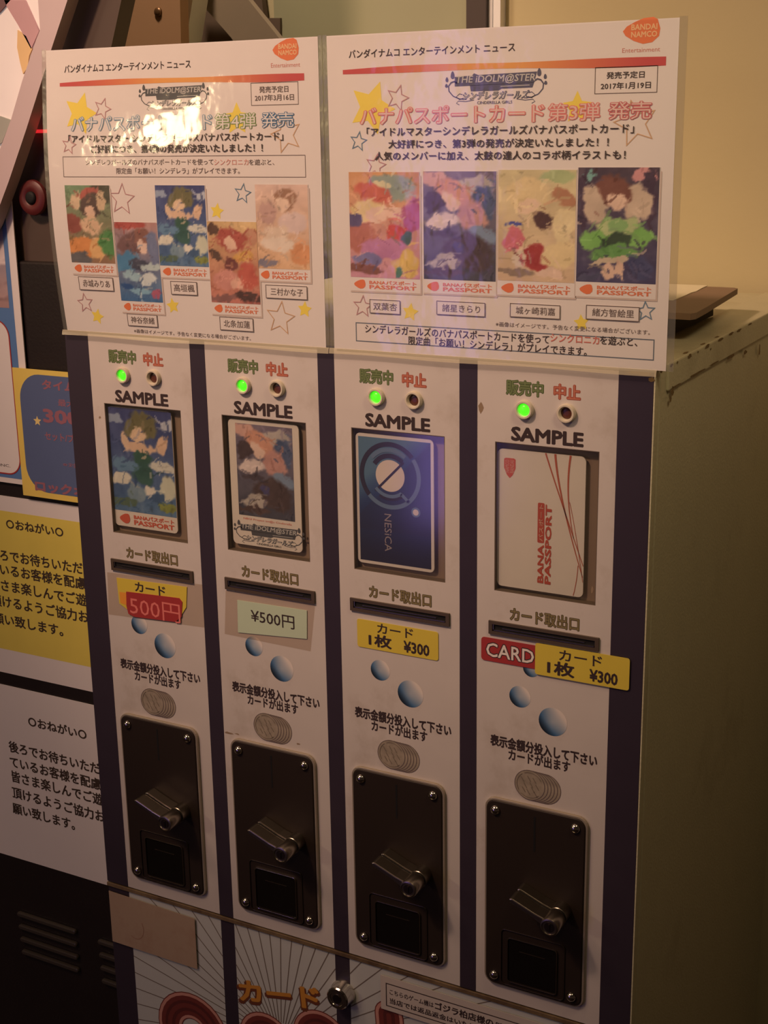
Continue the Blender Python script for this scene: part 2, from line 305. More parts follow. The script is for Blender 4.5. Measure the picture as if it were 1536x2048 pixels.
ARTS = {
 'green_orange': art(((120, 165, 125), (150, 110, 80)), [(.85, .1, .3, .12, (70, 75, 60)), (.12, .5, .22, .12, (150, 70, 60)), (.5, .12, .25, .07, (190, 90, 80)), (.55, .26, .24, .14, (85, 68, 62)), (.52, .33, .12, .08, (240, 205, 180)), (.2, .2, .1, .1, (230, 205, 170)), (.8, .2, .1, .1, (220, 195, 160)), (.5, .5, .2, .12, (235, 200, 165)), (.3, .78, .32, .12, (235, 150, 75)), (.62, .8, .16, .14, (240, 190, 120)), (.9, .72, .24, .18, (70, 150, 75)), (.2, .93, .3, .07, (90, 95, 105))], 11),
 'blue_wave': art(((190, 140, 140), (45, 110, 180)), [(.3, .05, .4, .06, (190, 75, 70)), (.3, .28, .3, .12, (120, 85, 90)), (.6, .2, .22, .1, (150, 100, 90)), (.58, .3, .13, .08, (245, 215, 200)), (.2, .5, .3, .1, (60, 140, 200)), (.85, .35, .15, .2, (110, 130, 180)), (.5, .52, .2, .06, (60, 70, 100)), (.3, .66, .22, .06, (160, 210, 235)), (.7, .7, .2, .07, (210, 230, 240)), (.5, .85, .3, .05, (120, 185, 225)), (.15, .8, .15, .05, (20, 80, 160)), (.9, .9, .1, .08, (190, 90, 130)), (.75, .55, .2, .05, (190, 220, 230))], 21),
 'blue_green': art(((45, 60, 135), (70, 120, 175)), [(.12, .1, .12, .04, (150, 175, 215)), (.9, .12, .1, .05, (190, 205, 230)), (.5, .17, .22, .12, (112, 112, 72)), (.5, .24, .12, .07, (245, 215, 180)), (.27, .3, .06, .1, (240, 210, 180)), (.82, .32, .07, .08, (235, 200, 170)), (.52, .37, .24, .05, (240, 205, 175)), (.52, .47, .2, .08, (40, 100, 85)), (.5, .62, .17, .12, (35, 95, 90)), (.2, .55, .2, .07, (90, 145, 195)), (.85, .55, .2, .05, (225, 232, 225)), (.16, .7, .17, .07, (228, 232, 220)), (.6, .8, .1, .07, (230, 232, 222)), (.88, .75, .12, .12, (215, 225, 205)), (.4, .85, .16, .08, (110, 150, 180)), (.72, .86, .1, .07, (40, 85, 140)), (.15, .94, .25, .05, (75, 110, 90)), (.9, .95, .15, .05, (140, 160, 70))], 31),
 'red_gold': art(((225, 190, 130), (200, 110, 100)), [(.15, .1, .12, .05, (90, 60, 45)), (.9, .15, .12, .1, (210, 150, 120)), (.5, .2, .3, .12, (185, 75, 65)), (.45, .24, .12, .07, (245, 205, 180)), (.1, .4, .12, .06, (80, 55, 45)), (.7, .4, .2, .08, (235, 180, 90)), (.45, .5, .15, .1, (120, 55, 55)), (.3, .7, .3, .12, (225, 150, 140)), (.8, .65, .2, .16, (210, 90, 75)), (.55, .75, .15, .08, (245, 190, 170)), (.75, .92, .3, .07, (75, 45, 45)), (.2, .93, .3, .05, (140, 90, 90))], 41),
 'pale_pink': art(((232, 200, 190), (240, 195, 150)), [(.6, .15, .2, .13, (165, 120, 95)), (.55, .2, .13, .08, (250, 220, 200)), (.25, .3, .17, .12, (205, 165, 160)), (.7, .42, .25, .12, (238, 215, 215)), (.4, .55, .25, .1, (242, 220, 200)), (.4, .7, .3, .1, (250, 235, 220)), (.85, .8, .2, .14, (235, 160, 105)), (.2, .93, .22, .04, (130, 130, 155))], 51),
 'rainbow': art(((225, 160, 100), (215, 150, 180)), [(.6, .12, .35, .12, (150, 175, 170)), (.5, .1, .12, .04, (235, 230, 190)), (.35, .2, .25, .1, (225, 105, 85)), (.25, .38, .22, .12, (250, 225, 165)), (.38, .42, .14, .08, (250, 215, 200)), (.6, .35, .16, .06, (250, 210, 195)), (.85, .4, .15, .15, (190, 80, 150)), (.7, .58, .17, .11, (225, 70, 70)), (.8, .6, .1, .09, (70, 110, 120)), (.15, .62, .2, .12, (195, 110, 100)), (.5, .72, .3, .09, (205, 130, 190)), (.25, .82, .2, .06, (120, 120, 190)), (.8, .85, .2, .1, (240, 205, 100)), (.7, .92, .06, .07, (60, 130, 100)), (.2, .93, .28, .05, (140, 80, 70)), (.08, .48, .1, .08, (90, 80, 140))], 61),
 'dusk_rose': art(((120, 110, 140), (60, 65, 85)), [(.15, .08, .2, .1, (230, 180, 170)), (.75, .1, .25, .1, (190, 185, 185)), (.9, .25, .15, .15, (60, 85, 135)), (.45, .2, .26, .14, (225, 160, 135)), (.4, .28, .13, .08, (248, 215, 200)), (.15, .3, .15, .07, (60, 45, 55)), (.7, .4, .2, .16, (205, 150, 145)), (.3, .45, .22, .07, (240, 225, 225)), (.32, .56, .2, .03, (70, 60, 75)), (.85, .6, .18, .1, (120, 150, 190)), (.6, .75, .35, .16, (68, 52, 55)), (.25, .85, .2, .08, (190, 185, 180)), (.5, .7, .1, .06, (60, 60, 120)), (.2, .95, .3, .04, (80, 60, 60))], 71),
 'cream_red': art(((225, 215, 165), (225, 195, 160)), [(.8, .05, .25, .07, (175, 200, 140)), (.85, .25, .15, .08, (190, 130, 95)), (.4, .2, .28, .14, (240, 220, 165)), (.4, .33, .14, .09, (250, 220, 190)), (.6, .45, .14, .07, (80, 45, 45)), (.2, .53, .12, .025, (55, 70, 180)), (.85, .5, .15, .15, (245, 230, 180)), (.2, .65, .14, .08, (225, 110, 130)), (.5, .78, .2, .11, (185, 45, 45)), (.3, .8, .1, .08, (235, 220, 200)), (.8, .75, .2, .13, (245, 225, 170)), (.2, .93, .25, .04, (150, 130, 110)), (.65, .93, .2, .05, (240, 210, 190))], 81),
 'green_night': art(((75, 60, 85), (55, 55, 110)), [(.15, .07, .1, .05, (120, 190, 190)), (.85, .07, .12, .05, (220, 150, 160)), (.1, .25, .06, .25, (60, 40, 75)), (.9, .25, .06, .25, (60, 40, 75)), (.25, .28, .16, .14, (215, 195, 175)), (.75, .28, .16, .14, (215, 195, 175)), (.5, .17, .2, .13, (125, 70, 60)), (.5, .25, .11, .07, (248, 215, 195)), (.5, .47, .26, .09, (190, 215, 150)), (.5, .45, .12, .07, (140, 200, 120)), (.2, .58, .15, .09, (125, 205, 95)), (.8, .58, .15, .09, (125, 205, 95)), (.5, .62, .18, .1, (40, 75, 50)), (.5, .72, .3, .07, (100, 175, 85)), (.5, .8, .3, .03, (215, 200, 175)), (.45, .9, .07, .08, (240, 205, 185)), (.58, .9, .06, .08, (240, 205, 185)), (.2, .93, .2, .04, (70, 75, 120)), (.85, .85, .15, .1, (50, 60, 120))], 91),
}
# ------------------------------------------------------------------ palette
ink = M('black_ink', (58, 44, 44), .6)
greyink = M('grey_ink', (112, 98, 96), .6)
paper = M('white_paper', (238, 232, 232), .6, var=.02)
film = Mfilm('laminate_film', (.97, .97, .95), .10, .03, .25, 22)
filmL = Mfilm('creased_laminate_film', (.97, .97, .95), .07, .03, .26, 18)
filmedge = Mfilm('laminate_edge', (.93, .92, .9), .2, .1, .2, 60)
white_panel = Mworn('white_plastic_panel', (212, 204, 198), (150, 130, 105), .45, .55, .8, 14, .55)
purple = M('dark_purple_vinyl', (56, 47, 58), .45, var=.12)
enamel = Mworn('cream_enamel', (206, 200, 166), (120, 105, 70), .42, .52, .8, 7, .55, var=.05, bump=.25, bscale=500)
steel = M('dark_steel_plate', (45, 36, 30), .5, 0, var=.12, scale=8, spec=.25)
steeledge = M('steel_edge_highlight', (176, 164, 146), .4, .4)  # pale tone stands in for the highlight along the coin plate rims
framedark = M('cup_frame_metal', (74, 64, 56), .25, .6)
chrome = M('chrome', (225, 218, 208), .16, 1, var=.02)
dullmetal = M('dull_cast_metal', (172, 162, 148), .3, 1, var=.05)
blackgap = M('black_gap', (10, 9, 9), .7)
darkbrown = M('dark_brown_plastic', (84, 72, 60), .35)
yellow = M('yellow_sticker', (222, 200, 74), .5)
red = M('red_sticker', (170, 58, 56), .45)
orange = M('orange_print', (232, 140, 90), .6)
starY = M('star_yellow_print', (250, 228, 95), .6)
glass = Mfilm('clear_acrylic_pane', (.97, .97, .95), .12, .015)

# ------------------------------------------------------------------ the room
YW = 388
wallm = M('beige_wall_paint', (202, 190, 148), .8, var=.05, scale=5, bump=.15, bscale=200)
struct('wall_back', *(lambda g: (g.v, g.f))(G().box(-2600, 2600, YW, YW+80, -Z0, 1110)), wallm)
struct('floor', *(lambda g: (g.v, g.f))(G().box(-2600, 2600, -3000, YW, -Z0-40, -Z0)), M('dark_carpet', (60, 48, 44), .9, var=.3, scale=60))
struct('ceiling', *(lambda g: (g.v, g.f))(G().box(-2600, 2600, -3000, YW, 1110, 1150)), M('ceiling_paint', (120, 108, 96), .9))
SW = Surf(YW-.5)
def wx(px, py=0): return SW.at(px, py)[0]
xa, xb = wx(946), wx(985)
struct('trim_1', *(lambda g: (g.v, g.f))(G().box(xa, xb, YW-14, YW, -Z0, 1109)), M('dark_trim', (70, 58, 52), .5))
struct('trim_2', *(lambda g: (g.v, g.f))(G().box(wx(985.5), wx(993), YW-9, YW, -Z0, 1109)), M('bright_gap_white', (250, 250, 250), .3))  # plain white strips stand in for a bright fluorescent gap by the door
struct('trim_3', *(lambda g: (g.v, g.f))(G().box(wx(997), wx(1011), YW-11, YW, -Z0, 1109)), MATS['bright_gap_white'])
struct('trim_4', *(lambda g: (g.v, g.f))(G().box(wx(993), wx(997), YW-5, YW, -Z0, 1109)), MATS['dark_trim'])
struct('door_1', *(lambda g: (g.v, g.f))(G().box(wx(556), xa, YW-8, YW, -Z0, 700)), M('grey_green_door_paint', (165, 165, 132), .6, var=.04, scale=4))

# ------------------------------------------------------------------ the card machine
XL, XR, ZT, YB = -49.0, 371.5, 28.0, 376.0
machine = thing('card_vending_machine', 'cream metal card vending machine with four white lanes and dark stripes', 'vending machine', (160, 190, -Z0))
G().box(XL, XR, 8, YB, -Z0+2, ZT).mesh('cabinet', enamel, machine, bevel=1.5)
G().box(XR-30, XR+1.6, 20, YB, 13, ZT+1).mesh('lid_edge', enamel, machine, bevel=1)
G().box(XR-1.2, XR, 0, 8, -Z0+2, ZT).mesh('corner_edge', enamel, machine, bevel=1)
FR = [(XL, -29), (56.3, 68.2), (154.1, 166), (252, 263.6), (350.2, XR-1.2)]
SEAM = -400.0
for a, b in FR:
    G().box(a, b, -.2, 8, SEAM+1.5, ZT).mesh('dark_stripe', purple, machine)
# window and panel per lane
PX = [(-29, 56.3), (68.2, 154.1), (166, 252), (263.6, 350.2)]
F0 = Surf(0)
green_ink = M('green_ink', (88, 104, 62), .6); green_ink2 = M('light_green_ink', (120, 135, 90), .6); red_ink = M('red_ink', (170, 88, 70), .6); red_ink2 = M('dull_red_ink', (196, 120, 95), .6)
lampgreen = M('green_lamp_glow', (70, 255, 30), .3, emit=1.5)
lampdark = M('unlit_lamp', (95, 55, 42), .3)
bezelm = M('ivory_bezel', (214, 204, 184), .4)
recessm = M('window_recess', (150, 128, 108), .6)
coinm = M('coin_print', (158, 146, 130), .6, var=.5, scale=160)
coinm2 = M('coin_relief_print', (128, 116, 102), .6)
olive = M('olive_ink', (92, 82, 52), .6); olive2 = M('pale_olive_ink', (140, 126, 88), .6)
for i in range(4):
    L = 98.0*i; a, b = PX[i]; wx0, wx1, wz0, wz1 = L-18.8, L+46.1, -113.8, -20.8
    g = G().ring([(a, SEAM+1.5), (b, SEAM+1.5), (b, ZT), (a, ZT)], [(wx0, wz0), (wx1, wz0), (wx1, wz1), (wx0, wz1)], 0, 6.5)
    pn = g.mesh('lane_panel', white_panel, machine)
    G().ring([(wx0, wz0), (wx1, wz0), (wx1, wz1), (wx0, wz1)], [(wx0+.5, wz0+.5), (wx1-.5, wz0+.5), (wx1-.5, wz1-.5), (wx0+.5, wz1-.5)], .2, 6.4).mesh('window_frame', M('window_edge', (104, 90, 76), .5), pn)
    G().box(wx0, wx1, 5.5, 6.4, wz0, wz1).mesh('window_back', recessm, pn)
    G().box(wx0+.5, wx1-.5, .5, 1.1, wz0+.5, wz1-.5).mesh('window_pane', glass, pn)
    # printed words over the lamps
    for txt, bx, o_, in_ in (('販売中', (L-12.2, L+11.6, 7.6, 17.2), green_ink, green_ink2), ('中止', (L+17.4, L+34.2, 7.4, 16.8), red_ink, red_ink2)):
        F0.text(txt, bx, o_, pn, lay=1, bold=.085); F0.text(txt, (bx[0]+.5, bx[1]-.5, bx[2]+.4, bx[3]-.4), in_, pn, lay=2, bold=-.012)
    F0.text('SAMPLE', (L-8.6, L+36.4, -19.3, -10.6), ink, pn, lay=1, bold=.055)
    F0.text('カード取出口', (L-8.4, L+36.6, -131.8, -122.6), olive, pn, lay=1, bold=.08); F0.text('カード取出口', (L-7.9, L+36.1, -131.4, -123.0), olive2, pn, lay=2, bold=-.015)
    F0.text('表示金額分投入して下さい', (L-20.8, L+50, -217.2, -209), ink, pn, lay=1, bold=.055)
    F0.text('カードが出ます', (L-8.4, L+32.8, -224.6, -216.8), ink, pn, lay=1, bold=.045)
    # lamps
    for dx, on in ((0, True), (25.9, False)):
        G().lathe(L+dx, 0, [(5.6, 0), (5.6, -2.2), (5.1, -2.9), (4.2, -2.9), (3.7, -2.2), (3.5, -.3), (3.5, 0)], 28, False, True).mesh('lamp_bezel', bezelm, pn, smooth=True, autos=True)
        G().lathe(L+dx, 0, [(3.45, -.1), (3.3, -.9), (2.6, -1.7), (1.4, -2.1), (.3, -2.2)] if on else [(3.45, -.1), (3.2, -.25), (1, -.3), (.3, -.3)], 20).mesh('green_lamp' if on else 'red_lamp', lampgreen if on else lampdark, pn, smooth=True)
    # card outlet slot
    sx0, sx1, sz0, sz1 = L-21.9, L+49.2, -141.9, -133.3
    G().ring([(sx0, sz0), (sx1, sz0), (sx1, sz1), (sx0, sz1)], [(sx0+2.4, sz0+2), (sx1-2.4, sz0+2), (sx1-2.4, sz1-2), (sx0+2.4, sz1-2)], -1.4, 0).mesh('slot_frame', darkbrown, pn)
    G().box(sx0+2, sx1-2, -.3, -.05, sz0+1.6, sz1-1.6).mesh('slot_opening', blackgap, pn)
    G().box(sx0+2.8, sx0+3.5, -1.1, -.3, sz0+2.4, sz1-2.2).box(sx0+2.8, sx1-3, -1.1, -.3, sz0+2.3, sz0+3).box(sx0+9, sx1-9, -1.0, -.3, sz0+4.2, sz0+4.6).mesh('slot_lip', dullmetal, pn)
    # printed balls
    def ballcol(cx, cz, r):
        def f(P):
            out = []
            for x, z in P:
                t = ((x-cx)*.78+(z-cz)*.62)/r; rr = math.hypot(x-cx, z-cz)/r; k = max(0, min(1, (.8-t)/1.25)); k *= .55+.45*rr
                c = np.array((232, 222, 214))*(1-k)+np.array((58, 104, 152))*k
                if t < -.4: c = c*(1-(-.4-t)*1.3)
                out.append(s2l(c))
            return np.array(out)
        return f
    for dx, z, r in ((20.9, -192.9, 9.3), (-1.0, -180.4, 7.1), (6.2, -160.6, 5.4)):
        n = 30; R = 9; pts = [(L+dx, z)]+[(L+dx+r*k/R*math.cos(2*PI*j/n), z+r*k/R*math.sin(2*PI*j/n)) for k in range(1, R+1) for j in range(n)]
        fc = [(0, 1+j, 1+(j+1) % n) for j in range(n)]+[(1+(k-1)*n+j, 1+k*n+j, 1+k*n+(j+1) % n, 1+(k-1)*n+(j+1) % n) for k in range(1, R) for j in range(n)]
        link('printed_ball', [F0.p3(x, q, 1) for x, q in pts], fc, Mprint(), pn, cols=ballcol(L+dx, z, r)(pts))
    # printed coins
    for k in range(5, -1, -1):
        c = (L+6.4+k*2.1, -238.5-k*.12)
        F0.poly('printed_coin', circ(*c, 10.2, 32), coinm, pn, lay=1+.9*(5-k)); F0.outline('printed_coin_edge', [circ(*c, 10.3, 32)], .45, greyink, pn, lay=1.45+.9*(5-k))
    F0.strokes('printed_coin_relief', [([(L+6.4+math.cos(t0+q*.25)*rr, -238.5+math.sin(t0+q*.25)*rr) for q in range(7)], .35) for t0, rr in ((.5, 8.6), (2.2, 8.6), (4, 8.6))]+[([(L+6.4+a_, -238.5+b_), (L+6.4+a_+2.2, -238.5+b_-3.4)], .45) for a_, b_ in ((-6, 5), (-4, 1), (-1.5, 6), (0, 2), (2, 5.5), (-5, -2), (-2, -3), (1, -1), (4, 1), (3, -4))], coinm2, pn, lay=7.5)
    # coin plate
    cp = G().prism(rrect(L-22, L+44.6, -385.8, -253, 6, 6), -3.2, -.1).mesh('coin_plate', steel, machine, bevel=.9, seg=3)
    G().prism([(x, z) for x, z in rrect(L-23.2, L+45.9, -387, -251.7, 7, 6)], -2.3, -.05).mesh('plate_flange', steeledge, cp, bevel=.4)
    for sx in (-15.6, 38.1):
        for sz in (-259.5, -379.2):
            G().lathe(L+sx, sz, [(3.3, -3.2), (3.2, -4.0), (2.4, -5.1), (1.2, -5.7), (.3, -5.8)], 20).mesh('screw', chrome, cp, smooth=True)
    G().box(L+10.6, L+11.9, -3.3, -3.15, -282.5, -258).mesh('coin_slit', blackgap, cp)
    # coin return lever: a fin and a barrel, both in two halves with a gap between them
    c = np.array((L+30.9, -318.2)); tip = np.array((L+4.6, -307.3)); dv = (tip-c)/np.linalg.norm(tip-c); nv = np.array((-dv[1], dv[0])); nv = nv if nv[1] > 0 else -nv
    def fin(w0, w1, grow=0):
        P = [c+nv*w0, c-nv*w0]
        P += [c+dv*12-nv*(w0-1.2), c+dv*14-nv*w1, tip-nv*w1]
        P += [tip+dv*(1.6+grow)+nv*(w1*.2), tip+nv*(w1*1.0), c+dv*12+nv*(w1*1.1)]
        return [tuple(p) for p in P]
    lv = G().prism(fin(3.0, 1.7), -25, -14).mesh('return_lever', dullmetal, cp, bevel=.7)
    G().prism(fin(3.0, 1.7), -12.2, -3.1).mesh('lever_base', dullmetal, cp, bevel=.7)
    G().prism(fin(2.2, .9, -1.2), -14.1, -12.1).lathe(*c, [(5.2, -14.2), (5.2, -12)], 24).mesh('lever_gap', blackgap, cp)
    G().lathe(*c, [(6.1, -3.1), (6.1, -11.9), (5.8, -12.2)], 32).mesh('barrel_base', dullmetal, cp, smooth=True, autos=True)
    G().lathe(*c, [(5.9, -14), (6.1, -14.4), (6.1, -25.6), (5.8, -26.2), (4.9, -26.4), (4.6, -25.7), (.3, -25.7)], 32).mesh('lever_barrel', dullmetal, cp, smooth=True, autos=True)
    G().lathe(*c, [(3.4, -25.7), (3.3, -26.0), (.3, -26.0)], 20).box(c[0]-.5, c[0]+.5, -26.5, -25.9, c[1]-2.2, c[1]+2.2).mesh('keyhole', M('dark_key_core', (90, 80, 72), .4, 1), cp)
    # coin return cup
    G().ring(rrect(L-11, L+33.4, -384.2, -343, 3, 4), rrect(L-10.4, L+32.8, -383.6, -343.6, 2.7, 4), -4.0, -3.1).mesh('cup_frame', framedark, cp, bevel=.25)
    G().ring(rrect(L-6.4, L+28.4, -381.4, -348.2, 2.4, 4), rrect(L-5.7, L+27.7, -380.7, -348.9, 2, 4), -4.3, -3.1).mesh('cup_rim', chrome if i == 1 else framedark, cp, bevel=.2)
    G().box(L-5.4, L+27.4, -3.4, -3.15, -380.4, -349.2).mesh('return_cup', M('black_gloss_plastic', (22, 19, 18), .12), cp)
    G().box(L+2, L+20, -3.7, -3.4, -357.2, -356.8).mesh('flap_edge', steel, cp)
# lower door with the sunburst
ZD = SEAM-1.5; ZDB = -900
doorb = M('pale_grey_print', (200, 203, 200), .5, var=.03)
door = G().box(XL, XR-1.2, .6, 8, ZDB, ZD-1.2).mesh('lower_door', purple, machine)
G().box(XL, XR-1.2, 3, 8, -Z0+2, ZDB-2).mesh('base_panel', purple, machine)
G().box(XL-.5, XR-1, -.7, 8, ZD-1.2, SEAM+.4).mesh('seam_strip', Mworn('tarnished_brass_strip', (128, 108, 80), (80, 60, 42), .5, .4, .6, 30, .8), machine, bevel=.3)
DS = Surf(.5); rx0, rz0 = 105.5, -493.0
for k, (a, b) in enumerate([(-29, 56.3), (68.2, 154.1), (166, 363)]):
    DS.grid('sunburst_panel', a, b, ZDB+6, ZD-1.3, doorb, door, 0, 1, 1)
    lines = []
    for q in range(-6, 37):
        t = math.radians(q*6-2); dx, dz = math.cos(t), math.sin(t); ts = []
        t0, t1 = 18., 600.
        for lo, hi, o_, d_ in ((a, b, rx0, dx), (ZDB+6, ZD-1.4, rz0, dz)):
            if abs(d_) < 1e-6:
                if not lo < o_ < hi: t1 = -1
                continue
            u0, u1 = sorted(((lo-o_)/d_, (hi-o_)/d_)); t0 = max(t0, u0); t1 = min(t1, u1)
        if t1 > t0+2: lines.append(([(rx0+dx*t0, rz0+dz*t0), (rx0+dx*t1, rz0+dz*t1)], .75))
    DS.strokes('sunburst_line', lines, M('brown_grey_ink', (120, 108, 98), .6), door, 1)
mar = M('maroon_print', (120, 55, 48), .5); pinkb = M('dusty_pink_print', (208, 150, 136), .5); gold = M('gold_print', (206, 142, 58), .5); brownp = M('brown_print', (112, 62, 40), .5)
DS.text('カード', (66, 143, -463.5, -443), brownp, door, lay=3, bold=.1, rot=12, shear=.1); DS.text('カード', (68, 141.5, -460.5, -442.5), gold, door, lay=4, bold=.045, rot=12, shear=.1)
dredp = M('deep_red_print', (96, 44, 40), .5)
def arcp(cx, cz, r_, a0, a1, n=26): return [(cx+r_*math.cos(math.radians(a0+(a1-a0)*k/n)), cz+r_*math.sin(math.radians(a0+(a1-a0)*k/n))) for k in range(n+1)]
ac, rc, dt_ = DS.at(533, 2072), DS.at(640, 2066), DS.at(768, 2022)
GLY = [arcp(24.5, -509, 21.5, 18, 342), arcp(ac[0], ac[1]-4, 12.5, -180, 180), [(rc[0]-12, rc[1]-30), (rc[0]-12, rc[1]-6)]+arcp(rc[0]+1, rc[1]-5, 12.5, 165, 30, 14), [(dt_[0]+4, dt_[1]-2), (dt_[0]+8, dt_[1]-60)]]
for P in GLY:
    for wd_, mt, ly in ((23, mar, 2), (21.4, pinkb, 3), (16.5, mar, 4), (9, dredp, 5), (4, mar, 6)):
        DS.strokes('big_letter', [(P, wd_)], mt, door, ly)
        for e_ in (0, -1): DS.poly('big_letter_end', circ(*P[e_], wd_/2-.05, 20), mt, door, ly+.3)
lk = G().lathe(160.4, -432, [(9.6, .6), (9.6, -1.2), (8.6, -2.6), (8.6, -8.4), (7.8, -9.3), (5.6, -9.6), (5.2, -8.8), (.4, -8.8)], 36).mesh('lock', chrome, door, smooth=True, autos=True)
G().lathe(160.4, -432, [(3.6, -8.8), (3.4, -9.4), (.4, -9.4)], 24).mesh('lock_core', MATS['dark_key_core'], door, smooth=True, autos=True)
scm = M('brown_scuff', (150, 128, 104), .6)
for q_, sc_ in enumerate([(456, 1466, 9, 2), (474, 1468, 5, 1.2), (597, 1488, 3, 2), (398, 1540, 3, 6), (962, 815, 4, 7), (1184, 1180, 2, 5), (200, 835, 2, 3), (395, 700, 3, 4)]):
    x_, z_ = F0.at(sc_[0], sc_[1]); F0.poly('scuff_mark', blobs0(20+q_, x_, z_, sc_[2]/2.6, sc_[3]/2.6), scm, machine, .5)
# rust chips on the top right edge
random.seed(3)
def blobs(seed, items, jit=.35, n=11):
    rr = random.Random(seed); return [[(cx+rx*(1-jit+2*jit*rr.random())*math.cos(2*PI*k/n), cz+rz*(1-jit+2*jit*rr.random())*math.sin(2*PI*k/n)) for k in range(n)] for cx, cz, rx, rz in items]
rust = M('rusty_chip', (128, 104, 66), .8, var=.3, scale=300)
for P in blobs(5, [(3, 27.2, 3, 1.6), (22, 27.6, 3.5, 1.2), (34, 27.5, 2, 1), (58, 27.4, 6, 1.6), (76, 27.3, 2, .9), (95, 27.8, 7, 1.6), (104, 25, 2, 1), (124, 27.8, 8, 1.2), (150, 28, 7, 1.2), (170, 27.6, 9, 1.4), (200, 28, 6, 1), (70, 14.5, 22, .9), (110, 14.6, 14, .8), (150, 13, 12, 1.8), (26, 12, 4, 3.6), (33, 14, 10, .8), (22, 8, 3, 3), (190, 10, 6, 2), (232, 6, 3, 6), (265, 20, 4, 2)]):
    link('rust_chip', [(XR+1.75, P[0][0]+(y-P[0][0])*.75, P[0][1]+(z-P[0][1])*.7) for y, z in P], [tuple(range(len(P)))], rust, machine)
for P in blobs(8, [(XR-1, 3, 3, 3), (XR-1, 60, 1.2, 4), (XR-1, 96, 1.2, 4), (XR-1, 128, 1.2, 4), (XR-6, 5, 4, 2)]):
    link('rust_chip', [(min(x, XR+1.5), max(y, .3), ZT+1.15 if y > 20 else ZT+.15) for x, y in P], [tuple(range(len(P)))], rust, machine)
for P in blobs(9, [(362, 26.3, 7, 1.4), (369, 23, 2, 1.5)]): link('rust_chip', [(x, -.3, z) for x, z in P], [tuple(range(11))], rust, machine)

# ------------------------------------------------------------------ sample cards in the windows
def card(name, label, x0, z1, w_=54.5, h=85.6, Y=2.6, matb=None):
    t = thing(name, label, 'card', (x0+w_/2, Y, z1-h), 'sample cards in the display windows')
    G().prism(rrect(x0, x0+w_, z1-h, z1, 3.2, 6), Y, Y+.8).mesh('card_body', matb or M('white_card_plastic', (236, 228, 218), .3), t)
    return t, Surf(Y)
def bananatext(S, t, b, lay=2):       # b: x0,x1,z0,z1 strip with blob and two lines of capitals
    x0, x1, z0, z1 = b; h = z1-z0; wd = x1-x0
    S.poly('printed_mark', blobshape(x0+wd*.08, (z0+z1)/2, wd*.075, h*.42), red_o, t, lay)
    S.text('BANAパスポート', (x0+wd*.2, x1, z0+h*.52, z1-h*.04), red_o, t, lay=lay, bold=.04); S.text('PASSPORT', (x0+wd*.2, x1, z0+h*.02, z0+h*.47), red_o, t, lay=lay, bold=.04)
red_o = M('red_orange_print', (214, 98, 74), .5)
def blobshape(cx, cz, rx, rz):
    P = []
    for x, z in ((.62, .98), (.85, .8), (1, .1), (.95, -.45), (.6, -.9), (.1, -1), (-.4, -.75), (-.85, -.35), (-1, .0), (-.8, .35), (-.35, .68), (.1, .92)): P.append((cx+rx*x, cz+rz*z))
    return P
t, S = card('sample_card', 'sample card with blue and green picture in the leftmost window', -18.4, -23.2)
S.grid('card_picture', -18.2, 35.9, -97.4, -23.6, Mprint(), t, 1, 60, 84, colf=ARTS['blue_green'])
S.poly('printed_mark', blobshape(-9.5, -103, 4.6, 3.7), red_o, t, 2)
S.text('BANAパスポート', (-1.5, 33.4, -102.6, -99.2), red_o, t, lay=2, bold=.045); S.text('PASSPORT', (-1.5, 33.4, -106.8, -103.2), red_o, t, lay=2, bold=.045)
x0 = 82.3
t, S = card('sample_card', 'white-bordered sample card with rosy picture in the second window', x0, -23.6)
S.grid('card_picture', x0+5.6, x0+49.6, -88.5, -26.0, Mprint(), t, 1, 60, 84, colf=ARTS['dusk_rose'])
S.text('NBGI Project im@s Cinderella', (x0+9, x0+47, -91.8, -90), red_o, t, lay=1)
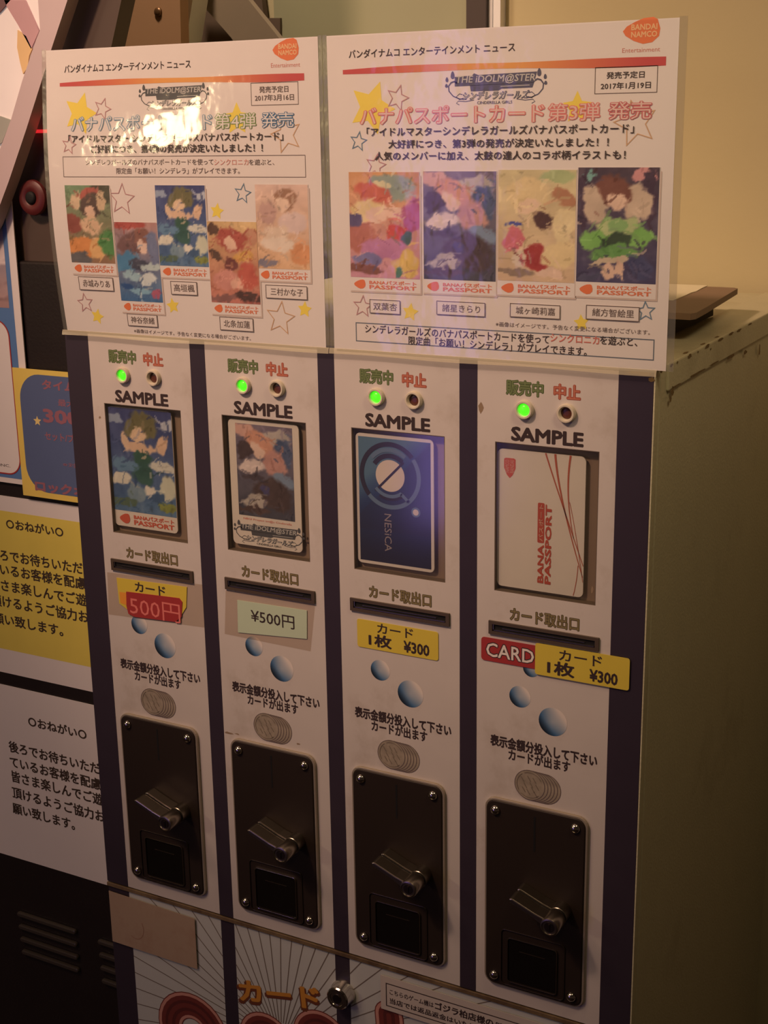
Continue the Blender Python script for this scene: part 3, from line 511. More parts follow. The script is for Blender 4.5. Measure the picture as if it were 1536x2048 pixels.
def ornate(S, t, x0, x1, z0, z1, dk, lt, fill=None):
    """ornamental title: word bar, kana line, scrolls and leaves"""
    wd, h = x1-x0, z1-z0
    X = lambda u: x0+wd*u
    Z = lambda v_: z1-h*v_
    S.poly('printed_title_bar', [(X(.115), Z(.2)), (X(.28), Z(.18)), (X(.3), Z(.12)), (X(.34), Z(.17)), (X(.885), Z(.13)), (X(.86), Z(.43)), (X(.115), Z(.47))], dk, t, 1)
    S.poly('printed_title_bar', [(X(.26), Z(.45)), (X(.86), Z(.42)), (X(.845), Z(.56)), (X(.56), Z(.57)), (X(.53), Z(.62)), (X(.27), Z(.62))], dk, t, 1)
    S.strokes('printed_title_line', [([(X(.55), Z(.505)), (X(.82), Z(.49))], h*.02)], lt, t, 2)
    S.text('THE iDOLM@STER', (X(.13), X(.87), Z(.43), Z(.17)), lt, t, lay=2, bold=.02, shear=.15)
    S.text('シンデレラガールズ', (X(.19), X(.82), Z(.86), Z(.62)), dk, t, lay=2, bold=.07, shear=.25); S.text('シンデレラガールズ', (X(.2), X(.81), Z(.84), Z(.645)), lt, t, lay=3, bold=-.012, shear=.25)
    S.text('CINDERELLA GIRLS', (X(.33), X(.66), Z(.98), Z(.9)), dk, t, lay=2, bold=.01)
    ls = []
    for sg in (-1, 1):
        q = lambda u, v_: (X(.5+sg*u), Z(v_))
        ls.append(([q(.36, .38), q(.39, .33), q(.42, .36), q(.445, .46), q(.44, .6), q(.4, .74), q(.34, .82), q(.27, .84)], lambda t_: h*(.055-.03*t_)))
        ls.append(([q(.3, .8), q(.34, .84), q(.37, .76), q(.34, .68), q(.31, .7)], h*.025))
        ls.append(([q(.2, .86), q(.28, .9), q(.35, .88), q(.37, .94), q(.34, .99)], h*.022))
    S.strokes('printed_scroll', ls, dk, t, 1)
    lv = []
    for sg in (-1, 1):
        for u, v_, ru, rv in ((.405, .15, .018, .11), (.46, .27, .013, .07), (.465, .44, .013, .055)):
            lv.append([(X(.5+sg*u)+wd*ru*math.cos(a)*(1-.3*math.sin(a)), Z(v_)+h*rv*math.sin(a)) for a in [k*PI/6 for k in range(12)]])
    S.polys('printed_leaf', lv, dk, t, 2)
dkgrey = M('dark_grey_print', (84, 86, 92), .5); ltgrey = M('light_grey_print', (205, 205, 205), .5)
ornate(S, t, x0-.5, x0+58, -108.2, -91.6, dkgrey, ltgrey)
x0 = 178.6
t, S = card('sample_card', 'dark blue sample card with ring emblem in the third window', x0, -24.4, 54.6, 85)
def nes(u, v):
    n = len(u); d = u*.8-v*1.25+.42                    # diagonal facets
    a = np.array((88, 128, 160)); b = np.array((38, 68, 120)); c = np.array((30, 34, 66)); e = np.array((38, 32, 52))
    k1 = np.clip((v*1.0+u*.5-.35)/.22, 0, 1)[:, None]; k2 = np.clip((v-.45)/.5, 0, 1)[:, None]; k3 = (((u+v*1.6) > 1.0) & (v < .75))[:, None]*.25
    col = a*(1-k1)+b*k1; col = col*(1-k2)+c*k2; col = col*(1-k3)+e*k3
    return np.array([s2l(x) for x in col])
S.grid('card_picture', x0+2, x0+52.6, -107.4, -26.4, Mprint(), t, 1, 40, 60, colf=nes)
cx, cz = x0+24.4, -50.0
dkb = M('navy_print', (44, 42, 60), .5); ltb = M('steel_blue_print', (104, 132, 164), .5)
arc = lambda r, a0, a1, n=28: [(cx+r*math.cos(math.radians(a0+(a1-a0)*k/n)), cz+r*math.sin(math.radians(a0+(a1-a0)*k/n))) for k in range(n+1)]
S.poly('printed_disc', circ(cx, cz, 10.2, 36), M('cream_print', (236, 222, 212), .5), t, 2)
S.strokes('printed_ring', [(arc(20.2, 40, 222), 3), (arc(12.9, 48, 148), 3), ([(cx+9.6, cz+9.6), (cx-10.6, cz-10.6)], 1.5), (arc(14.6, -120, -48), 3)], dkb, t, 3)
S.strokes('printed_ring', [(arc(16.6, 50, 140), 2.6), (arc(13.2, -140, -52), 2.2), (arc(20.2, 36, -138), 2.8), ([(cx+7.6, cz-10.8), (cx+13.2, cz-15.6)], 2.2)], ltb, t, 4)
S.poly('printed_dot', circ(cx+17.8, cz-21.5, 3.2, 20), ltb, t, 3); S.poly('printed_dot', circ(cx+17.8, cz-21.5, 2, 20), MATS['cream_print'], t, 4)
S.text('NESiCA', (cx-4.4, cx+.6, -99.5, -74.8), M('silver_print', (170, 160, 160), .5), t, lay=4, quarter=-1)
x0 = 275.8
t, S = card('sample_card', 'white sample card with red sideways lettering in the rightmost window', x0, -25.4, 55.4, 85.6)
S.poly('printed_mark', [(x0+4.2+u*7.4, -30.6-v_*12.2) for u, v_ in ((0, .05), (.15, 0), (.85, 0), (1, .05), (1, .5), (.75, .85), (.5, 1), (.25, .85), (0, .5))], red_o, t, 1)
S.text('BANDAI', (x0+8.1, x0+10.6, -39.5, -31.8), M('pale_salmon_print', (232, 180, 156), .5), t, lay=2, quarter=1); S.text('NAMCO', (x0+5.0, x0+7.5, -39.5, -31.8), MATS['pale_salmon_print'], t, lay=2, quarter=1)
xc = x0+26.4
S.poly('printed_band', rrect(xc-.3, xc+4, -80.5, -55.8, .8, 3), M('brick_red_print', (196, 84, 62), .5), t, 1)
S.text('BANA', (xc, xc+3.9, -105.6, -81.6), MATS['brick_red_print'], t, lay=2, quarter=1, bold=.05); S.text('パスポート', (xc+.5, xc+3.3, -79.5, -56.8), MATS['pale_salmon_print'], t, lay=3, quarter=1, bold=.02)
S.text('PASSPORT', (xc+4.6, xc+8.6, -105.8, -56.4), MATS['brick_red_print'], t, lay=2, quarter=1, bold=.05)
def curvep(P, n=14):
    out = []
    for k in range(n+1):
        s_ = k/n; p0, p1, p2 = P; out.append((x0+(1-s_)**2*p0[0]+2*s_*(1-s_)*p1[0]+s_*s_*p2[0], -25.4-((1-s_)**2*p0[1]+2*s_*(1-s_)*p1[1]+s_*s_*p2[1])))
    return out
S.strokes('printed_curve', [(curvep(P), w_) for P, w_ in (([(30.5, 0), (36, 16), (55.2, 66)], lambda q: .9-.5*q), ([(36.5, 0), (38.5, 24), (55, 73)], lambda q: 1.3-.9*q), ([(46, 0), (42.6, 24), (49, 50)], lambda q: 1.2-.9*q), ([(46, 28), (50, 44), (55.2, 76)], .3), ([(52, 66), (51.6, 76), (49.4, 85)], .4))], M('thin_red_print', (190, 96, 70), .5), t, 2)

# ------------------------------------------------------------------ price stickers and tape
def sticker(name, label, cat, poly, mat, Y=-.45, group=None, th=.3):
    xs = [p[0] for p in poly]; zs = [p[1] for p in poly]
    t = thing(name, label, cat, (sum(xs)/len(xs), Y, min(zs)), group)
    G().prism(poly, Y, Y+th).mesh('sticker_sheet', mat, t); return t, Surf(Y)
tapem = Mfilm('brownish_tape', (.92, .87, .81), .35, .06, bcol=(150, 128, 104))
F1 = Surf(-.1)
def pxpoly(S, pts): return [S.at(*p) for p in pts]
z2 = lambda a, b: (180+a/3.2, 1080+b/3.2)
t = thing('clear_tape', 'grubby clear tape over the red price sticker of the first lane', 'tape', (10, -1.2, -180))
Surf(-.25).poly('tape_strip', pxpoly(F1, [z2(110, 205), z2(722, 285), z2(735, 560), z2(120, 475)]), tapem, t, 0)
t = thing('clear_tape', 'grubby clear tape around the pale green price label', 'tape', (110, -1.2, -185))
Surf(-.25).poly('tape_strip', pxpoly(F1, [z2(868, 318), z2(1442, 405), z2(1412, 712), z2(862, 600)]), tapem, t, 0)
t, S = sticker('price_sticker', 'yellow price sticker half covered by the red one, first lane', 'sticker', pxpoly(F1, [z2(172, 240), z2(622, 300), z2(618, 430), z2(580, 492), z2(250, 450), z2(190, 405)]), yellow, -.6)
S.text('カード', (-2.2, 24.6, -155.3, -148.0), ink, t, lay=1, bold=.03)
S.poly('orange_patch', pxpoly(S, [z2(188, 332), z2(236, 338), z2(240, 420), z2(195, 402)]), M('orange_sticker', (240, 160, 60), .5), t, 1)
t, S = sticker('price_sticker', 'small red sticker with pink price figures, first lane', 'sticker', pxpoly(F1, [z2(236, 328), z2(575, 370), z2(595, 395), z2(590, 490), z2(550, 522), z2(290, 490), z2(250, 470), z2(238, 420)]), red, -.95)
S.text('500円', (-7.6, 36.6, -173.5, -159.5), M('pink_ink', (232, 128, 120), .5), t, lay=1)
t, S = sticker('price_label', 'pale green price label taped on the second lane', 'sticker', pxpoly(F1, [z2(945, 383), z2(1390, 450), z2(1390, 632), z2(950, 590)]), M('pale_green_paper', (196, 214, 188), .6), -.6)
S.textp('¥500円', *z2(1030, 490), *z2(1308, 525), 26, ink, t, lay=1, bold=.012)
z3 = lambda a, b: (680+a/2.518, 1150+b/2.518)
t, S = sticker('price_sticker', 'yellow price sticker under the third card slot', 'sticker', rrect(178.6, 237.2, -166.4, -147.1, 1.5, 3), yellow, -.5)
S.text('カード', (193.5, 219.5, -154.6, -147.9), ink, t, lay=1, bold=.025); S.text('1枚', (187, 204, -164.4, -155.6), ink, t, lay=1, bold=.04); S.text('¥300', (212.6, 231, -164.6, -156.6), ink, t, lay=1, bold=.04)
t, S = sticker('card_sticker', 'red sticker with white capitals under the fourth slot', 'sticker', rrect(266.9, 306.5, -160.2, -144.9, 2, 3), red, -.5)
S.text('CARD', (269.8, 302.6, -157.6, -147.4), MATS['black_ink'], t, lay=1, bold=.075); S.text('CARD', (270.4, 302.1, -157.1, -148.0), M('white_ink', (238, 228, 222), .5), t, lay=2, bold=.02)
t, S = sticker('price_sticker', 'yellow price sticker overlapping the red one and right stripe', 'sticker', rrect(303.1, 362.6, -163, -142.8, 1.5, 3), yellow, -1.3)
S.text('カード', (318.6, 345.6, -151.3, -144.4), ink, t, lay=1, bold=.025); S.text('1枚', (311, 328.6, -161.4, -152.2), ink, t, lay=1, bold=.04); S.text('¥300', (338, 355.6, -161.2, -153.4), ink, t, lay=1, bold=.04)
t, S = sticker('worn_label', 'worn tan label with faint ring stain at lower left corner', 'label', [(-47.8, -451), (33.2, -451.6), (33.3, -408.4), (-47.8, -406.6)], Mworn('tan_label_paper', (176, 152, 130), (150, 112, 92), .6, .5, .75, 40, .5), -1.1)
S.strokes('ring_stain', [([(-24+8*math.cos(a), -432+10*math.sin(a)) for a in [-2.2+k*.2 for k in range(15)]], .5)], M('faint_brown_stain', (158, 118, 98), .6), t, 1)
t, S = sticker('notice_sticker', 'white framed notice sticker beneath the third and fourth lanes', 'sticker', rectP((191.4, 348, -434.5, -407.6)), M('off_white_sticker', (206, 196, 188), .5), -1.1)
S.outline('printed_frame', [rectP((195.5, 344, -431, -412.6))], .7, ink, t)
S.text('こちらのゲーム機は', (198.5, 232.5, -421, -416.6), ink, t, lay=1, bold=.02); S.text('ゴジラ柏店様の', (233.5, 277, -421.6, -415.4), ink, t, lay=1, bold=.04); S.text('管理する機械です。', (278.5, 338, -421, -416.6), ink, t, lay=1, bold=.02)
S.text('当店では返品返金はいたしかねますのでご了承ください。', (198.5, 338, -428.2, -423.6), ink, t, lay=1, bold=.03)

# ------------------------------------------------------------------ the two laminated sheets
def bowL(x, z):
    tt = max(0, min(1, (z-28)/182)); s_ = max(0, min(1, (x+48)/212)); return -6.5*math.sin(PI*tt)*(1-s_)**1.3
SL = Surf(-1.8, bowL); SR = Surf(-1.8)
blobO = M('orange_mark_print', (236, 128, 78), .5)
pinkst = M('pink_line_print', (196, 150, 156), .6); bluest = M('blue_line_print', (110, 140, 168), .6); tanst = M('tan_line_print', (214, 176, 140), .6)
def barcol(u, v):
    k = np.abs(u-.5)*2; k = np.clip(k*1.35-.2, 0, 1)[:, None]
    return np.array([s2l(x) for x in (np.array((238, 172, 92))*(1-k)+np.array((205, 78, 82))*k)])
def bar(S, t, xl, yl, xr, yr, h):
    x0, a = S.at(xl, yl); x1, b = S.at(xr, yr); zc = (a+b)/2; n = 24; v = []; f = []
    for k in range(n+1):
        u = k/n; hh = h*(.6+.4*min(1, u*2.2))*(.8+.2*math.sin(u*9))/2; zz = zc+.5*math.sin(u*5); v += [S.p3(x0+(x1-x0)*u, zz-hh, 1), S.p3(x0+(x1-x0)*u, zz+hh, 1)]
        if k < n: f.append((2*k, 2*k+2, 2*k+3, 2*k+1))
    us = np.repeat(np.linspace(0, 1, n+1), 2); link('printed_bar', v, f, Mprint(), t, cols=barcol(us, us))
def mark(S, t, cx, cy, wpx, hpx, e):
    x0, x1, z0, z1 = S.boxp(cx-wpx/2, cy-hpx/2, cx+wpx/2, cy+hpx/2); c = ((x0+x1)/2, (z0+z1)/2); rx, rz = (x1-x0)/2, abs(z1-z0)/2
    S.poly('printed_mark', blobshape(*c, rx, rz), blobO, t, 1)
    lt = M('pale_orange_print', (248, 200, 150), .5)
    S.text('BANDAI', (c[0]-rx*.55, c[0]+rx*.85, c[1]+rz*.05, c[1]+rz*.5), lt, t, lay=2, bold=.04); S.text('NAMCO', (c[0]-rx*.55, c[0]+rx*.85, c[1]-rz*.5, c[1]-rz*.05), lt, t, lay=2, bold=.04)
    S.textp('Entertainment', *e, MATS['pale_red_ink'], t, lay=1)
M('pale_red_ink', (214, 140, 130), .6)
def stars(S, t, items):
    by = {}
    for cx, cy, rp, kind, rot in items:
        x, z = S.at(cx, cy); r = abs(S.at(cx, cy-rp)[1]-z); by.setdefault(kind, []).append(star(x, z, r, rot, .5 if kind == 'y' else .46))
    for kind, Ps in by.items():
        if kind == 'y': S.polys('printed_star', Ps, starY, t, 1)
        else: S.outline('printed_star_outline', Ps, .55, {'p': pinkst, 'b': bluest, 't': tanst}[kind], t, 2)
def picture(S, t, xa, ya, xb, yb, ystrip, key, n=(40, 56)):
    x0, x1, z0, z1 = S.boxp(xa, ya, xb, yb); zs = z0-ystrip; lay = 3
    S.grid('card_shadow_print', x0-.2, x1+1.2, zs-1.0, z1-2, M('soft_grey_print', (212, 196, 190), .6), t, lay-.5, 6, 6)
    S.grid('card_border_print', x0-.3, x1+.3, zs, z1+.3, MATS['white_paper'], t, lay, 6, 6)
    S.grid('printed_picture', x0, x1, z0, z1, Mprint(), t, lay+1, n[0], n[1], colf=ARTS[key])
    wd = x1-x0; h = z0-zs
    S.poly('printed_mark', blobshape(x0+wd*.13, zs+h*.5, wd*.085, h*.34), blobO, t, lay+1)
    S.text('BANAパスポート', (x0+wd*.27, x1-wd*.05, zs+h*.52, zs+h*.82), M('orange_red_ink', (228, 130, 92), .6), t, lay=lay+1, bold=.04); S.text('PASSPORT', (x0+wd*.27, x1-wd*.05, zs+h*.18, zs+h*.47), MATS['orange_red_ink'], t, lay=lay+1, bold=.04)
def namebox(S, t, txt, xa, ya, xb, yb):
    b = S.boxp(xa, ya, xb, yb); S.grid('name_box', b[0], b[1], b[2], b[3], MATS['white_paper'], t, 5, 4, 2); S.outline('name_box_frame', [dense(rectP(b), 4)], .45, greyink, t, 6)
    w_, h = b[1]-b[0], b[3]-b[2]; S.text(txt, (b[0]+w_*.12, b[1]-w_*.1, b[2]+h*.24, b[3]-h*.22), greyink, t, lay=6, bold=.015)
def sheet_base(t, S, px0, px1, fx0, fx1, fm):
    S.grid('paper', px0, px1, 28.4, 211, paper, t, 0, 24, 24, thick=.25)
    S.grid('laminate', px0, px1, 28.4, 211, fm, t, 8, 30, 30)
    for a, b in ((fx0, px0), (px1, fx1)): S.grid('laminate_edge', a, b, 28.2, 211.6, filmedge, t, 1, 1, 24, thick=.5)
    n = 24; v = []; f = []
    hx1 = fx1-(9 if fx1 > 300 else 0)
    for k in range(n+1):
        x = fx0+(hx1-fx0)*k/n; y = S.Y+S.b(x, 30); v += [(x, y-.9, 28.8), (x, y-1.4, 27.4), (x, y-1.9, 25.4+.4*math.sin(k*.5))]
        if k < n: f += [(3*k, 3*k+3, 3*k+4, 3*k+1), (3*k+1, 3*k+4, 3*k+5, 3*k+2)]
    link('curled_hem', v, f, Mfilm('curled_laminate_hem', (.95, .93, .86), .25, .4, bcol=(238, 228, 196)), t)

A = lambda a, b: (90+a/2.695, 60+b/2.695)
B = lambda a, b: (90+a/2.695, 350+b/2.695)
t = thing('laminated_notice', 'smaller left laminated news sheet with five picture cards and warm glare', 'poster', (60, -1.8, 28), 'laminated news sheets standing on the machine')
S = SL; sheet_base(t, S, -44.9, 161.6, -48.3, 164.2, filmL)
bar(S, t, *A(80, 300), *A(1397, 243), 4.6); mark(S, t, *A(1297, 105), 54, 43, (*A(1218, 190), *A(1375, 187), 9))
S.textp('バンダイナムコ エンターテインメント ニュース', *A(105, 212), *A(785, 180), 17, ink, t, bold=.02)
b = S.boxp(*A(495, 285), *A(897, 432)); ornate(S, t, b[0], b[1], b[2]+.5, b[3]-.5, dkgrey, ltgrey)
b = S.boxp(*A(1108, 285), *A(1368, 402)); S.outline('date_frame', [rectP(b)], .4, greyink, t)
S.textp('発売予定日', *A(1155, 320), *A(1312, 318), 13, greyink, t, bold=.02); S.textp('2017年3月16日', *A(1132, 365), *A(1342, 362), 13, greyink, t, bold=.02)
stars(S, t, [(*A(190, 450), 44, 'y', 18), (*A(1035, 480), 34, 'y', 0), (*B(927, 195), 17, 'y', 10), (*B(690, 705), 16, 'y', -8), (*B(283, 762), 16, 'y', 15), (*B(1400, 725), 17, 'y', 5),
             (*A(310, 425), 24, 'p', 20), (*A(1300, 565), 40, 't', -15), (*A(130, 622), 20, 'p', 12), (*B(415, 132), 34, 'p', 5), (*B(1066, 100), 22, 'b', 10), (*B(218, 690), 21, 'p', -5), (*B(1270, 772), 36, 't', 8)])
ctitle = M('blue_title_outline', (128, 166, 196), .5); ctw = M('title_white', (240, 236, 236), .5)
for txt, p, q, oc in (('バナパスポートカード', (140, 505), (905, 495), ctitle), ('第4弾', (915, 492), (1140, 488), M('green_title_outline', (140, 168, 110), .5)), ('発売', (1165, 487), (1345, 482), M('deep_blue_title', (70, 120, 165), .5))):
    S.textp(txt, *A(*p), *A(*q), 33, oc, t, lay=3, bold=.07); S.textp(txt, *A(p[0]+4, p[1]), *A(q[0]-4, q[1]), 31, ctw, t, lay=4, bold=.0)
S.textp('「アイドルマスター シンデレラガールズバナパスポートカード」', *A(128, 588), *A(1285, 571), 17, ink, t, lay=5, bold=.02)
S.textp('ご好評につき、第4弾の発売が決定いたしました！！', *A(250, 640), *A(1175, 636), 17, ink, t, lay=5, bold=.025)
b = S.boxp(*A(95, 682), *A(1407, 795)); S.outline('printed_frame', [dense(rectP(b), 10)], .4, greyink, t)
pr_ = M('pale_pink_ink', (222, 160, 152), .6)
S.textp('シンデレラガールズのバナパスポートカードを使って', *A(220, 712), *A(908, 712), 12, greyink, t, bold=.01); S.textp('シンクロニカ', *A(912, 712), *A(1097, 712), 12, pr_, t, bold=.01); S.textp('を遊ぶと、', *A(1100, 712), *A(1236, 712), 12, greyink, t, bold=.01)
S.textp('限定曲「お願い！シンデレラ」がプレイできます。', *A(385, 758), *A(1050, 760), 12.5, greyink, t, bold=.01)
for (p, q, k) in (((107, 55), (381, 478), 'green_orange'), ((372, 253), (638, 688), 'blue_wave'), ((593, 55), (885, 496), 'blue_green'), ((874, 249), (1163, 698), 'red_gold'), ((1132, 51), (1430, 512), 'pale_pink')):
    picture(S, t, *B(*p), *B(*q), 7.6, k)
for txt, p, q in (('赤城みりあ', (180, 545), (375, 627)), ('神谷奈緒', (443, 745), (612, 822)), ('高垣楓', (677, 570), (825, 650)), ('北条加蓮', (942, 762), (1127, 846)), ('三村かな子', (1190, 590), (1417, 674))): namebox(S, t, txt, *B(*p), *B(*q))
S.textp('※画像はイメージです。予告なく変更になる場合がございます。', *B(480, 838), *B(1110, 882), 8.5, greyink, t)

Cc = lambda a, b: (640+a/2.0757, 30+b/2.0757)
D = lambda a, b: (640+a/2.0757, 320+b/2.0757)
t = thing('laminated_notice', 'larger right laminated news sheet with four picture cards in one row', 'poster', (270, -1.8, 28), 'laminated news sheets standing on the machine')
S = SR; sheet_base(t, S, 167.6, 377.4, 164.6, 381.6, film)
bar(S, t, *Cc(95, 240), *Cc(1437, 184), 5.0); mark(S, t, *Cc(1335, 65), 73, 50, (*Cc(1255, 147), *Cc(1412, 142), 9))
S.textp('バンダイナムコ エンターテインメント ニュース', *Cc(120, 162), *Cc(810, 133), 18, ink, t, bold=.02)
b = S.boxp(*Cc(510, 225), *Cc(952, 370)); dkv = M('slate_print', (88, 90, 116), .5); ornate(S, t, b[0], b[1], b[2]+.5, b[3]-.5, dkv, ltgrey)
b = S.boxp(*Cc(1142, 218), *Cc(1400, 322)); S.outline('date_frame', [rectP(b)], .4, greyink, t)
S.textp('発売予定日', *Cc(1190, 250), *Cc(1348, 247), 14, ink, t, bold=.02); S.textp('2017年1月19日', *Cc(1166, 295), *Cc(1374, 290), 14, ink, t, bold=.02)
stars(S, t, [(*Cc(215, 385), 56, 'y', 22), (*Cc(1068, 385), 34, 'y', 0), (*D(375, 632), 19, 'y', 8), (*D(1085, 675), 17, 'y', -6), (*Cc(322, 345), 29, 'p', 18), (*Cc(1310, 450), 50, 't', -14), (*Cc(160, 525), 22, 'b', 10), (*Cc(232, 625), 26, 'p', 12), (*D(178, 608), 24, 'p', 4), (*D(1352, 628), 22, 'b', -4)])
ptitle = M('pink_title_outline', (228, 134, 134), .5)
for txt, p, q in (('バナパスポートカード', (165, 420), (935, 405)), ('第3弾', (945, 405), (1165, 400)), ('発売', (1195, 399), (1380, 394))):
    oc = ptitle if txt != '発売' else M('rose_title', (206, 110, 118), .5)
    S.textp(txt, *Cc(*p), *Cc(*q), 38, oc, t, lay=3, bold=.07); S.textp(txt, *Cc(p[0]+4, p[1]), *Cc(q[0]-4, q[1]), 36, M('pale_title_fill', (238, 208, 202), .5), t, lay=4, bold=.0)
S.textp('「アイドルマスターシンデレラガールズバナパスポートカード」', *Cc(195, 487), *Cc(1305, 469), 19, ink, t, lay=5, bold=.02)
S.textp('大好評につき、第3弾の発売が決定いたしました！！', *Cc(285, 537), *Cc(1200, 526), 18, ink, t, lay=5, bold=.025)
S.textp('人気のメンバーに加え、太鼓の達人のコラボ柄イラストも！', *Cc(230, 587), *Cc(1270, 578), 18, ink, t, lay=5, bold=.025)
for (p, q, k) in (((120, 50), (416, 496), 'rainbow'), ((429, 47), (730, 505), 'dusk_rose'), ((742, 41), (1056, 511), 'cream_red'), ((1074, 31), (1394, 516), 'green_night')):
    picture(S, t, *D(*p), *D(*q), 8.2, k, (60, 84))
for txt, p, q in (('双葉杏', (207, 577), (335, 642)), ('諸星きらり', (485, 583), (687, 652)), ('城ヶ崎莉嘉', (790, 593), (998, 662)), ('緒方智絵里', (1106, 600), (1326, 672))): namebox(S, t, txt, *D(*p), *D(*q))
S.textp('※画像はイメージです。予告なく変更になる場合がございます。', *D(730, 684), *D(1370, 712), 10, greyink, t)
b = S.boxp(*D(148, 673), *D(1386, 833)); S.outline('printed_frame', [rectP(b)], .6, M('slate_line_print', (106, 118, 134), .6), t)
S.textp('シンデレラガールズのバナパスポートカードを使って', *D(188, 708), *D(952, 736), 18, ink, t, bold=.02); S.textp('シンクロニカ', *D(957, 737), *D(1160, 748), 17, M('coral_ink', (216, 120, 108), .6), t, bold=.02); S.textp('を遊ぶと、', *D(1163, 748), *D(1318, 755), 18, ink, t, bold=.02)
S.textp('限定曲「お願い！シンデレラ」がプレイできます。', *D(368, 757), *D(1108, 786), 18, ink, t, bold=.02)

# ------------------------------------------------------------------ slab and paper on top of the machine
def topz(px, py, z):
    d = FW+RT*(px-768)/FPX-UP*(py-1024)/FPX; tt = (z-CAM[2])/d[2]; p = CAM+tt*d; return p[0], p[1]
Tz = lambda a, b: (1310+a/6.796, 540+b/6.796)
slabz = 47
P = [topz(*Tz(a, b), slabz) for a, b in ((480, 592), (560, 580), (700, 505), (1125, 250))]
P2 = [topz(*Tz(1105, 228), slabz)]
P = [(P[0][0]-150, P[0][1]+10)]+P+[(P2[0][0], 243), (P[0][0]-150, 246)]
P = [(x, min(y, 372)) for x, y in P]
t = thing('cardboard_slab', 'flat brown slab lying on top of the machine behind the right sheet', 'board', (200, 280, 29))
n = len(P); link('slab', [(x, y, slabz) for x, y in P]+[(x, y, 43) for x, y in P], [tuple(range(n)), tuple(range(2*n-1, n-1, -1))]+[(i, i+n, (i+1) % n+n, (i+1) % n) for i in range(n)], M('brown_board', (150, 124, 100), .7), t)
xs = [p[0] for p in P]; ys = [p[1] for p in P]
G().box(min(xs)+20, max(xs)-22, 112, 225, ZT+1.2, 43).mesh('slab_shadow_block', M('slab_shadow_dark', (60, 50, 42), .8), t)  # dark block added in place of the shadow beneath the slab
Q = [topz(*Tz(a, b), slabz+.6) for a, b in ((250, 405), (400, 345), (500, 300), (560, 285), (640, 240), (716, 207))]
Q = [(x, min(y, 366)) for x, y in Q if y < 367]; Q += [(Q[0][0]-60, 246), (Q[0][0]-60, Q[0][1])]; n = len(Q)
t = thing('paper_scrap', 'torn white paper lying on the brown slab', 'paper', (Q[0][0], Q[0][1], slabz))
link('sheet', [(x, y, slabz+.5) for x, y in Q]+[(x, y, slabz+.1) for x, y in Q], [tuple(range(n)), tuple(range(2*n-1, n-1, -1))]+[(i, i+n, (i+1) % n+n, (i+1) % n) for i in range(n)], M('cream_paper', (250, 240, 205), .6), t)

# ------------------------------------------------------------------ the neighbouring game cabinet
YN = 120.0; SN = Surf(YN-.6); NB = Surf(YN-1.2)
blackm = M('black_cabinet_laminate', (40, 33, 32), .38, var=.15, bump=.1, bscale=400)
XN = -62
cab = thing('arcade_cabinet', 'black game cabinet on the left with pressed vents and taped notices', 'arcade cabinet', (-400, 300, -Z0))
def npx(px, py): return Surf(YN).at(px, py)
cr = npx(245, 0); cr2 = npx(205, 120)
G().box(-900, XN, YN, YB, -Z0+2, 60).mesh('cabinet_body', blackm, cab, bevel=2)
e0 = npx(245, -60); e1 = npx(208, 112)
G().prism([(-900, 60), (XN, 60), (XN, 120), (e1[0], e1[1]), e0, (e0[0], 520), (-900, 520)], YN+6, YN+22).mesh('cabinet_head', M('dark_brown_laminate', (84, 68, 60), .5, var=.1), cab)
vent = M('vent_pressing', (70, 63, 58), .3)
Zv = lambda a, b: (a/2.567, 1250+b/2.567)
for c0, c1 in (((95, 395), (1475, 1575)), ((508, 590), (1620, 1640))):
    for k in range(4):
        if c0[0] == 95: xa_, za_ = NB.at(*Zv(95+k*8, 1475+k*65)); xb_, zb_ = NB.at(*Zv(395+k*5, 1577+k*65))
        else: xa_, za_ = NB.at(*Zv(508+k*7, 1620+k*67)); xb_ = xa_+70; zb_ = za_
        zc = (za_+zb_)/2
        G().prism(rrect(xa_, xb_, zc-2.4, zc+2.4, 2.3, 4), YN-4, YN).mesh('vent_louvre', vent, cab, bevel=1.2)
# slanted sign wing, upper left
wing = thing('sign_wing', 'slanted pale side frame of the lit game sign at upper left', 'sign', (-330, 110, 60))
SWg = Surf(104)
Wp = lambda pts, S_=SWg: [S_.at(*p) for p in pts]
strip = Wp([(72, -60), (80, 60), (72, 80), (44, 163), (22, 239), (-12, 330), (-60, 470), (-40, 500), (-15, 450), (17, 364), (52, 260), (91, 137), (102, 100), (135, 0), (155, -60)])
G().prism(strip, 104, 116).mesh('frame_strip', M('pale_pink_grey_plastic', (212, 192, 196), .35, var=.04), wing)
back = Wp([(-150, -60), (72, -60), (80, 60), (44, 163), (22, 239), (-12, 330), (-150, 420)], Surf(112))
G().prism(back, 112, 114).mesh('lit_panel', M('lit_white_panel', (238, 224, 216), .5, emit=.22), wing)
S2 = Surf(110.5)
def wpoly(name, pts, mt): S2_ = Surf(110.5); G().prism([S2_.at(*p) for p in pts], 110.5, 111.8).mesh(name, mt, wing)
wpoly('pink_ribbon', [(8, 0), (50, 0), (78, 62), (62, 98), (36, 50), (14, 14)], M('pink_grey_print', (205, 165, 172), .5))
wpoly('printed_figure', [(35, 60), (52, 72), (64, 98), (58, 112), (55, 135), (46, 148), (40, 125), (34, 95)], M('tan_cream_print', (240, 205, 150), .5))
wpoly('grey_corner', [(0, 232), (22, 240), (4, 285), (-20, 300), (-20, 240)], M('grey_green_print', (175, 178, 170), .5))
wpoly('dark_corner', [(-40, -40), (12, -40), (21, 0), (0, 24), (-40, 60)], M('mauve_print', (120, 90, 95), .5))
